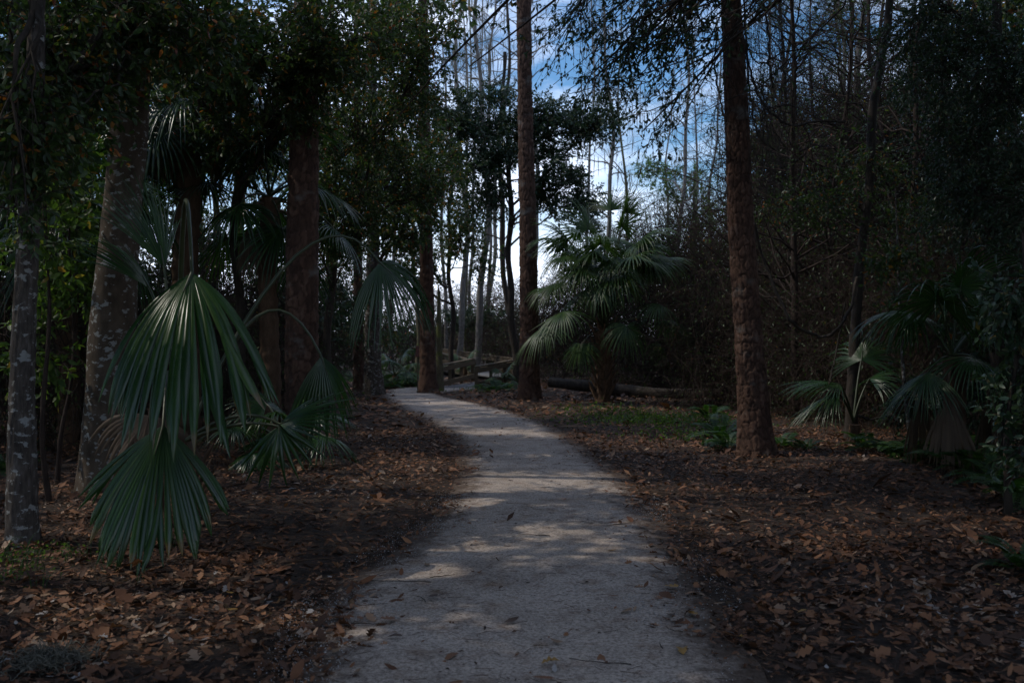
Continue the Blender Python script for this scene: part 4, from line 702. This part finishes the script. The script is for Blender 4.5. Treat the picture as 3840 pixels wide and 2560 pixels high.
# unseen tall oaks added so their crowns shut out sky over the path
for k, (x, y, h, cx, cy) in enumerate(((-7.2, 6.6, 12.5, -1.6, 6.5), (8.2, 8.5, 12.5, 1.8, 9.0), (-8.2, 11.5, 13.5, -2.2, 11.5), (9.5, 12.5, 13, 3.2, 13.5))):
    o = np.array([x, y, 0.0]); zz = np.arange(-.15, h * .85, .3); C = np.stack([x - .012 * np.sign(x) * zz ** 2, y + .1 * np.sin(zz * .8 + k), zz], 1); R = .2 * (1 - .065 * zz).clip(.15); t = thing('shade_tree', 'tall unseen oak added so its crown shades the path', 'tree', o, 'unseen oaks added to shade the path')
    mb = MB(); trunk_mesh(mb, C, R, 12, None, k, 8, .02, .05); at_origin(mb, o).obj('trunk', M['dark'], t); add_crown(t, o, C, R, [((cx, cy, h * .86), (4.0, 4.0, 1.5), 2), ((cx * .3 - 1 * np.sign(x), cy + 1.5, h * .98), (3.6, 3.6, 1.2), 1), (((x + cx) / 2, (y + cy) / 2, h * .85), (2.6, 2.8, 1.6), 1)] + ([((-6.9, 5.4, 8.9), (3.2, 3.2, 1.2), 3.0)] if k == 0 else []), 230 if k == 0 else 120, 8, 11, 'oak', .22, .9, amin=.6)  # first oak carries an extra clump added to block sun on the near path

# ---------------------------------------------------------------- thickets, ferns, weeds
def tangle(n, r, h, leaves=0):
    s = np.stack([U(-r, r, n), U(-r, r, n) * .6, U(0, h * .85, n)], 1); s[:, :2] *= np.sqrt(np.clip(1.05 - (s[:, 2:] / h) ** 2, .1, 1)); L = U(.5, 1.5, (n, 1)) * h * .55; D = rdir(n, .5); E = s + D * L; E[:, 2] = np.clip(E[:, 2] - L[:, 0] * .3, .02, h * 1.05)
    Pt = bez(s, s + D * L * .6 + [0, 0, .35 * h * .5] * U(.2, 1, (n, 1)), E, 7); Pt[:, 1:-1] += rng.normal(size=(n, 5, 3)) * .03; Pt[..., 2] = Pt[..., 2].clip(.01); return Pt
TH = []
for v in range(3):
    Pt = tangle(760, 1.5, 2.2); mb = MB(); V, Q = tubes(Pt, U(.003, .008, (760, 1)) * np.linspace(1, .4, 7)[None], 3); mb.add(V, Q); T2, R2 = twigs(Pt, 5, .4, .1, 1.0, .1, 2, .003); V, Q = tubes(T2, R2, 3); mb.add(V, Q)
    stems = mb.mesh('stem_tangle', M['brown_twig']); mb = MB(); leaves_on(mb, T2, 1, .055, LEAF2, .3, gap=False, warm=.25); TH.append((stems, mb.mesh('leaf_cover', M['oak'])))
def thicket(px, d, label, s=1.0, sz=1.0, v=None):
    v = int(rng.integers(0, 3)) if v is None else v; t = thing('vine_thicket', label, 'thicket', (GX(px, d), d, gz(GX(px, d), d) - .03), 'brown vine thickets', U(0, 6.28), (s, s, s * sz)); put('stem_tangle', TH[v][0], t, kind='stuff'); put('leaf_cover', TH[v][1], t, kind='stuff')
for px, d, lb, s, sz in ((2520, 29, 'tall brown vine-draped thicket right of the cabbage palm', 1.15, 2.0), (2640, 28, 'brown vine thicket just left of the right pine', 1.1, 1.7), (2420, 31, 'brown thicket behind the cabbage palm crown', 1.2, 1.7), (2700, 22, 'brambly thicket behind the foot of the right pine', 1.0, 1.1),
                         (2960, 22, 'twiggy thicket right of the right pine trunk', 1.2, 1.4), (3080, 19, 'twiggy thicket under the looping vine', 1.1, 1.0), (3250, 21, 'twiggy thicket behind the slim right trunk', 1.2, 1.4), (3400, 18, 'twiggy thicket behind the white-spotted stem', 1.1, 1.2), (3560, 17, 'dark thicket behind the dead-skirted palm', 1.1, 1.3), (3750, 15, 'dark thicket at the right edge', 1.1, 1.3),
                         (2850, 34, 'distant brown thicket past the right pine', 1.6, 1.6), (3150, 32, 'distant brown thicket beyond the looping vine', 1.7, 1.7), (3480, 29, 'distant thicket in the dark right-hand wood', 1.6, 1.6), (2180, 33, 'brown thicket behind the left half of the cabbage palm', 1.3, 1.2), (2040, 38, 'low thicket behind the centre pine', 1.5, 1.0),
                         (900, 19, 'shaded thicket behind the foreground palm', 1.2, 1.2), (560, 16, 'shaded thicket behind the thick smooth trunk', 1.1, 1.1), (150, 14, 'shaded thicket behind the slender lichen trunk', 1.0, 1.2), (1060, 25, 'thicket behind the dark pine', 1.1, 1.1), (1700, 50, 'low brush far behind the boardwalk', 2.0, .9), (1900, 48, 'low brush behind the right end of the boardwalk', 2.0, .9), (1330, 44, 'brush far behind the path-bend trunks', 2.0, 1.2), (2900, 27, 'tall brown tangle close right of the right pine', 1.5, 2.3), (3040, 29, 'tall brown tangle behind the looping vine', 1.6, 2.4), (3200, 26, 'tall brown tangle behind the slim right trunk', 1.5, 2.4), (3350, 25, 'tall dim tangle behind the white-spotted stem', 1.5, 2.4), (3500, 23, 'tall dim tangle left of the dead-skirted palm', 1.4, 2.2), (3680, 22, 'tall dark tangle behind the right-hand palm', 1.4, 2.2), (2330, 46, 'far brush behind the palm and log', 2.2, 1.3), (2620, 44, 'far brush behind the brown thickets', 2.2, 1.5)):
    thicket(px, d, lb, s, sz)

def fern_frond(L=.6):
    mb = MB(); n = 18; ax = bez([[0, 0, 0]], [[L * .45, 0, L * .62]], [[L, 0, L * .30]], n + 2)[0]; V, Q = tubes(ax[None], np.linspace(.004, .001, n + 2)[None], 3); mb.add(V, Q, None, .3)
    pos, fw, nr, sz = [], [], [], []
    for k in range(2, n + 1):
        t = norm(ax[k + 1] - ax[k - 1]); w = L * .26 * math.sin(math.pi * (k / (n + 2)) ** .7) + .01
        for s in (1, -1): pos.append(ax[k]); fw.append([t[0] * .45, s, t[2] * .45 - .15]); nr.append([-t[2], 0, t[0]]); sz.append(w)
    tp = (LEAF2[0] * [1, .75, .5], None, LEAF2[2]); scatter(mb, tp, np.array(pos), np.array(fw, float), np.array(nr), np.array(sz), U(0, .95, len(pos))); return mb
FF = [fern_frond(U(.5, .7)).mesh('frond', M['fern']) for _ in range(4)]
def fern(px, py, label, s=1.0, n=11, d=None, group='ferns'):
    p = G(px, py) if d is None else np.array([GX(px, d), d, 0]); t = thing('fern', label, 'fern', (p[0], p[1], gz(p[0], p[1])), group, U(0, 6.28), s)
    for k in range(n): put('frond', FF[int(rng.integers(0, 4))], t, rot=(U(-.15, .15), U(-.25, .45), k * 2.4 + U(-.3, .3)), scale=U(.7, 1.1))
for k, (px, py) in enumerate(((1460, 1456), (1500, 1452), (1540, 1450), (1570, 1448), (1440, 1448), (1480, 1444), (1520, 1442), (1555, 1440), (1330, 1430), (1310, 1440), (1450, 1436), (1500, 1434), (1540, 1432))):
    fern(px, py, 'bright green fern in the fern bed between the two path-bend trunks and the pine' if px > 1400 else 'green fern left of the two path-bend trunks', U(.85, 1.15), 9, group='fern bed at the path bend')
for px, py, lb, s in ((1825, 1468, 'fern at the foot of the boardwalk entrance post', .8), (1862, 1472, 'fern under the boardwalk rail left of the centre pine', .85), (1900, 1464, 'fern beside the drooping palm fan left of the centre pine', .75), (2700, 1660, 'fern left of the base of the right pine', .9), (2730, 1690, 'low fern touching the base of the right pine', .8), (2660, 1590, 'fern by the log end left of the right pine', .8),
                      (2930, 1690, 'small fern right of the base of the right pine', .6), (3025, 1700, 'small yellow-green fern at the litter edge right of the pine', .5), (3250, 1700, 'fern in front of the slim right trunk', .75), (3350, 1720, 'fern at the foot of the white-spotted stem', .8), (3430, 1735, 'fern right of the white-spotted stem', .8), (3540, 1750, 'fern under the dead palm skirt', .9), (3640, 1790, 'large fern at the right litter edge', 1.0), (3740, 1830, 'large dark fern near the right edge', 1.0), (3820, 1900, 'dark fern at the right edge of the photo', 1.0), (3700, 1720, 'dark fern behind the large ferns on the right', 1.0), (3830, 2170, 'lowest fern at the right edge of the photo', .6),
                      (1020, 1660, 'shaded fern beneath the small palmetto fan on the left', .6), (230, 1640, 'shaded fern between the two leftmost trunks', .7), (20, 1780, 'fern half cut by the left edge of the photo', .7)):
    fern(px, py, lb, s)
# weeds and grass: uncountable patches
def ground_cover(name, label, spots, mat_key, n, size, h):
    mb = MB()
    for px, py, rx, ry in spots:
        c = G(px, py); k = int(n * rx * ry); x, y = c[0] + rng.normal(0, rx, k), c[1] + rng.normal(0, ry, k); z = ground_h(x, y); fw = rdir(k, .4); scatter(mb, LEAF2, np.stack([x, y, z + U(.01, h, k)], 1), fw, rdir(k, 1.5), size * U(.5, 1.2, k), U(0, .95, k))
    mb.obj(name, M[mat_key], kind='stuff', label=label)
ground_cover('ground_weeds', 'low green weeds growing along the litter edge left of the right pine', [(2330, 1590, .7, .5), (2450, 1600, .6, .5), (2560, 1600, .6, .6), (2660, 1660, .5, .4), (2250, 1560, .6, .5), (2500, 1640, .4, .3), (1780, 1476, .35, .3), (2380, 1575, .5, .4), (2620, 1610, .6, .5)], 'bright', 1300, .07, .16)
ground_cover('clover_weeds', 'small green weeds at the foot of the slender lichen trunk', [(60, 2120, .16, .12), (170, 2105, .12, .1), (20, 2200, .14, .12), (270, 2110, .08, .06), (110, 2150, .1, .08)], 'bright', 5200, .04, .08)
mb = MB()
for px, py, n in ((235, 2130, 6), (340, 2110, 5), (650, 2070, 9), (560, 2040, 4), (400, 2160, 4), (90, 2160, 9), (30, 2130, 9), (2700, 1700, 14), (2640, 1680, 12), (2560, 1660, 10), (520, 2190, 3), (150, 2230, 5)):
    c = G(px, py); s = c + np.c_[rng.normal(0, .04, (n, 2)), np.zeros(n)]; s[:, 2] = gz(c[0], c[1]); L = U(.10, .26, (n, 1)); D = rdir(n, 1.6); E = s + D * L; E[:, 2] = np.maximum(E[:, 2], .02); V, Q = tubes(bez(s, s + [0, 0, 1] * L * .7, E, 6), np.array([[.003, .0035, .003, .0025, .002, .0006]]).repeat(n, 0), 3); mb.add(V, Q, None, np.repeat(U(0, 1, n), 18))
mb.obj('grass_blades', M['fern'], kind='stuff', label='sparse green grass blades sprouting through the litter')

# ---------------------------------------------------------------- boardwalk
def beam(a, b, w, h, mb=None):
    """box from a to b, w wide sideways, h high, a and b on its centre line"""
    a, b = np.asarray(a, float), np.asarray(b, float); t = norm(b - a); u = np.array([0, 0, 1.0]) if abs(t[2]) < .9 else np.array([1.0, 0, 0]); s = norm(np.cross(t, u)); u = np.cross(s, t)
    V = np.array([p + s * w / 2 * i + u * h / 2 * j for p in (a, b) for i, j in ((-1, -1), (1, -1), (1, 1), (-1, 1))]); return (mb or MB()).add(V, [[0, 1, 2, 3], [7, 6, 5, 4], [0, 4, 5, 1], [1, 5, 6, 2], [2, 6, 7, 3], [3, 7, 4, 0]])
o = np.array([-1.5, 30, 0.0]); bw = thing('boardwalk', 'weathered wooden boardwalk with handrails beyond the bend of the path', 'boardwalk', o)
def bpart(name, a, b, w, h, key='wood'): at_origin(beam(a, b, w, h), o).obj(name, M[key], bw, smooth=False)
def railing(a, b, zt0, zt1, zd0, zd1, n, mid=True, sgn=1):
    a, b = np.array(a, float), np.array(b, float)
    for k in range(n + 1):
        f = k / n; p = a + (b - a) * f; zt, zd = zt0 + (zt1 - zt0) * f, zd0 + (zd1 - zd0) * f; bpart('post', (p[0], p[1], -.25), (p[0], p[1], zt - .022), .10, .10)
    sd = norm(np.array([b[1] - a[1], -(b[0] - a[0])])) * .072 * sgn; A, B = np.r_[a, zt0], np.r_[b, zt1]; bpart('handrail_cap', A, B, .16, .04)
    for dz, h in ((-.11, .13),) + (((-.48, .10),) if mid else ()): bpart('rail', A + [sd[0], sd[1], dz], B + [sd[0], sd[1], dz], .038, h)
    bpart('kerb_rail', np.r_[a + sd, zd0 + .09], np.r_[b + sd, zd1 + .09], .038, .14)
def xy(px, d): return np.array([GX(px, d), d])
ra0, ra1 = xy(1640, 29.9), xy(1772, 33.0); rb0, rb1 = xy(1786, 29.3), xy(1985, 33.6)            # ramp: far rail, near rail
railing(ra0, ra1, .66, .80, .02, .16, 3, False, 1); railing(rb0, rb1, .66, .84, .02, .18, 4, True)
ua0, ua1 = xy(1775, 33.6), xy(1548, 43.5); ub0, ub1 = xy(1990, 34.4), xy(1560, 46.5)            # upper walk: near rail, far sunlit rail
railing(ua0, ua1, .74, 1.06, .12, .30, 6); railing(ub0, ub1, .70, 1.10, .18, .30, 8, True, -1)
dk = MB()
def planks(a0, a1, b0, b1, z0, z1, step=.145):
    n = int(np.linalg.norm((a1 + b1 - a0 - b0) / 2) / step); me = None
    for k in range(n):
        f = (k + .5) / n; p, q_ = a0 + (a1 - a0) * f, b0 + (b1 - b0) * f; z = z0 + (z1 - z0) * f; bpart('plank', (p[0], p[1], z - .02 + U(-.002, .002)), (q_[0], q_[1], z - .02 + U(-.002, .002)), step * .93, .036, 'deck')
planks(ra0, np.array(xy(1990, 35.6)), rb0 - [.25, -.05], rb1, .035, .18); planks(ua0 + [.6, .3], ua1, ub0, ub1, .18, .30)
sg = thing('trail_sign', 'small reddish trail sign on the left side of the bend pine', 'sign', (GX(1566, 26.9), 26.9, 0)); bm_ = beam((0, 0, 1.0), (0, 0, 1.30), .02, .10); bm_.obj('panel', plain('red sign paint', (.12, .035, .026), .5), sg, smooth=False); beam((0, .035, -.05), (0, .035, 1.28), .03, .03).obj('stake', M['wood'], sg, smooth=False)

# ---------------------------------------------------------------- log, snag, vines, moss, twigs
lp = spline([P(2060, 1432, 26.0), P(2220, 1450, 25.6), P(2450, 1478, 25.0), P(2720, 1512, 24.4)], 60); lp[:, 2] = np.maximum(lp[:, 2], .10)
mb = MB(); trunk_mesh(mb, lp, np.linspace(.14, .19, 60), 22, 'furrow', 2, 10, .03); mb.add(np.vstack([mb.v[0][:22], lp[:1]]), None, [[(k + 1) % 22, k, 22] for k in range(22)])
at_origin(mb, (lp[30][0], lp[30][1], 0)).obj('fallen_log', M['dark'], loc=(float(lp[30][0]), float(lp[30][1]), 0), label='long dark fallen log lying behind the cabbage palm trunk', cat='log')
C, R = px_trunk(28.0, [(1650, 1470, 34), (1648, 1350, 26), (1646, 1200, 22), (1645, 1085, 12)], 0, .05); o = np.array([C[0, 0], C[0, 1], 0]); sn = thing('dead_snag', 'broken-topped dead snag standing against the bend pine', 'tree', o); mb = MB(); trunk_mesh(mb, C, R, 14, 'furrow', 7, 8, .02, .04)
tip = C[-1]; mb.add(np.array([tip + [-.04, 0, 0], tip + [.03, 0, 0], tip + [-.02, .03, 0], tip + [-.03, 0, .35]]), None, [[0, 1, 3], [1, 2, 3], [2, 0, 3]]); at_origin(mb, o).obj('trunk', M['mossy'], sn)
vines = [('thick vine sagging in a loop between the right pine and the slim trunk', 14.0, .022, [(2822, 820), (2870, 1000), (2930, 1135), (2965, 1205), (3030, 1245), (3090, 1262), (3140, 1235), (3185, 1160), (3215, 1040)]),
         ('dark vine hanging straight beside the top of the right pine', 13.1, .014, [(2850, -60), (2880, 110), (2885, 240), (2900, 330)]), ('vine arching from the right pine far into the right-hand tangle', 13.2, .016, [(2785, 140), (2825, 300), (2870, 400), (2960, 470), (3060, 455), (3170, 458)]),
         ('thin vine reaching sideways from the right pine near its top', 13.2, .010, [(2790, 160), (2850, 240), (2950, 192), (3100, 180)]), ('vine curving below the arching one right of the pine', 13.4, .012, [(2880, 405), (2960, 395), (3060, 440), (3170, 490)]), ('thin vine hanging left of the right pine near the top', 12.8, .012, [(2690, 120), (2680, 250), (2698, 360), (2722, 470)]),
         ('vine hugging the right edge of the right pine', 12.8, .012, [(2790, -60), (2800, 200), (2822, 420), (2850, 520), (2905, 560)]), ('drooping vine end left of the right pine', 12.9, .010, [(2590, 20), (2650, 105), (2675, 70), (2720, 30)]), ('long bare stem dangling above the palmetto on the right', 14.2, .012, [(3170, 1130), (3140, 1300), (3118, 1400), (3108, 1445)]),
         ('horizontal dead branch crossing in front of the white-spotted stem', 13.0, .007, [(3230, 1440), (3360, 1432), (3480, 1428), (3560, 1450)]), ('crooked dead branch lying low right of the slim trunk', 14.0, .018, [(3215, 1560), (3270, 1572), (3340, 1555), (3370, 1580)])]
for lb, d, r, pts in vines:
    v = spline([P(x, y, d + .15 * math.sin(k * 1.7)) for k, (x, y) in enumerate(pts)], 40); v[1:-1] += rng.normal(size=(38, 3)) * .006; mb = MB(); V, Q = tubes(v[None], (r * (1 + .15 * np.sin(np.arange(40))))[None], 7); mb.add(V, Q); dg = 'branch' in lb; at_origin(mb, v[0]).obj('dead_branch' if dg else 'hanging_vine', M['dark'], loc=tuple(map(float, v[0])), label=lb, cat='branch' if dg else 'vine')
# fine hanging tangle on the right pine
c = P(2900, 330, 13.4); n = 420; s = c + rng.normal(size=(n, 3)) * [.45, .3, .75]; D = rdir(n, -.3); L = U(.25, .9, (n, 1)); Pt = bez(s, s + D * L * .6 + rng.normal(size=(n, 3)) * .1, s + D * L + [0, 0, -.2] * L, 6); mb = MB(); V, Q = tubes(Pt, np.full((n, 6), .0028), 3); mb.add(V, Q)
n = 160; s = np.stack([GX(2800, 13) + U(-.4, .5, n), np.full(n, 13.0) + U(-.3, .3, n), U(4.2, 6.4, n)], 1); L = U(.4, 1.4, (n, 1)); Pt = bez(s, s + rng.normal(size=(n, 3)) * .08 - [0, 0, .5] * L, s + rng.normal(size=(n, 3)) * .10 - [0, 0, 1] * L, 6); V, Q = tubes(Pt, np.full((n, 6), .003), 3); mb.add(V, Q)
at_origin(mb, c).obj('twig_tangle', M['dark'], loc=tuple(map(float, c)), label='fine dark tangle of vine stems around the right pine', kind='stuff')
c = G(190, 2500); n = 700; s = c + np.c_[rng.normal(0, .085, n), rng.normal(0, .07, n), U(.02, .06, n)]; D = rdir(n); L = U(.03, .08, (n, 1)); E = s + D * L; E[:, 2] = E[:, 2].clip(.015, .12); mb = MB(); V, Q = tubes(bez(s, s + rdir(n) * .06, E, 5), np.full((n, 5), .0022), 3); V[:, 2] = V[:, 2].clip(.01); mb.add(V, Q, None, np.repeat(U(0, 1, n), 15))
at_origin(mb, c).obj('moss_clump', M['moss'], loc=tuple(map(float, c)), label='grey clump of fallen Spanish moss in the bottom left corner', kind='stuff')
TWIGS = [(2250, 2480, .16, 'long thin twig lying flat near the bottom of the path'), (1660, 2160, .10, 'straight short twig on the left half of the near path'), (2480, 2420, .09, 'thin twig near the right edge of the near path'), (1500, 2180, .2, 'bent twig along the left edge of the path'), (1400, 2335, .12, 'brown twig among gravel left of the path'), (2560, 2065, .30, 'dark branching stick at the right edge of the path'), (1575, 2245, .11, 'curved twig among dead leaves left of the path centre'), (2530, 2360, .08, 'small twig right of the path centre'), (2000, 2005, .14, 'twig beside the sun fleck on the path')]
for px, py, L, lb in TWIGS:
    c = G(px, py, .03); a = U(0, 3.1); D = np.array([math.cos(a), math.sin(a) * .6, 0]); s, e = -D * L, D * L; v = bez(s, rng.normal(size=3) * [.03, .03, .003], e, 9)[0]; v[:, 2] = .006 + .004 * np.abs(np.sin(np.arange(9))); mb = MB(); V, Q = tubes(v[None], (.0032 * np.linspace(1, .5, 9))[None], 5); mb.add(V, Q)
    if 'branching' in lb or 'bent' in lb: V, Q = tubes(bez(v[4:5], v[4:5] + D * .3 * L + [.02, .03, .01], v[4:5] + D * .5 * L + [.05, .08, .0], 6), np.full((1, 6), .0018), 4); mb.add(V, Q)
    mb.obj('twig', M['dark'], loc=(float(c[0]), float(c[1]), .026), label=lb, cat='twig', group='twigs on the path')
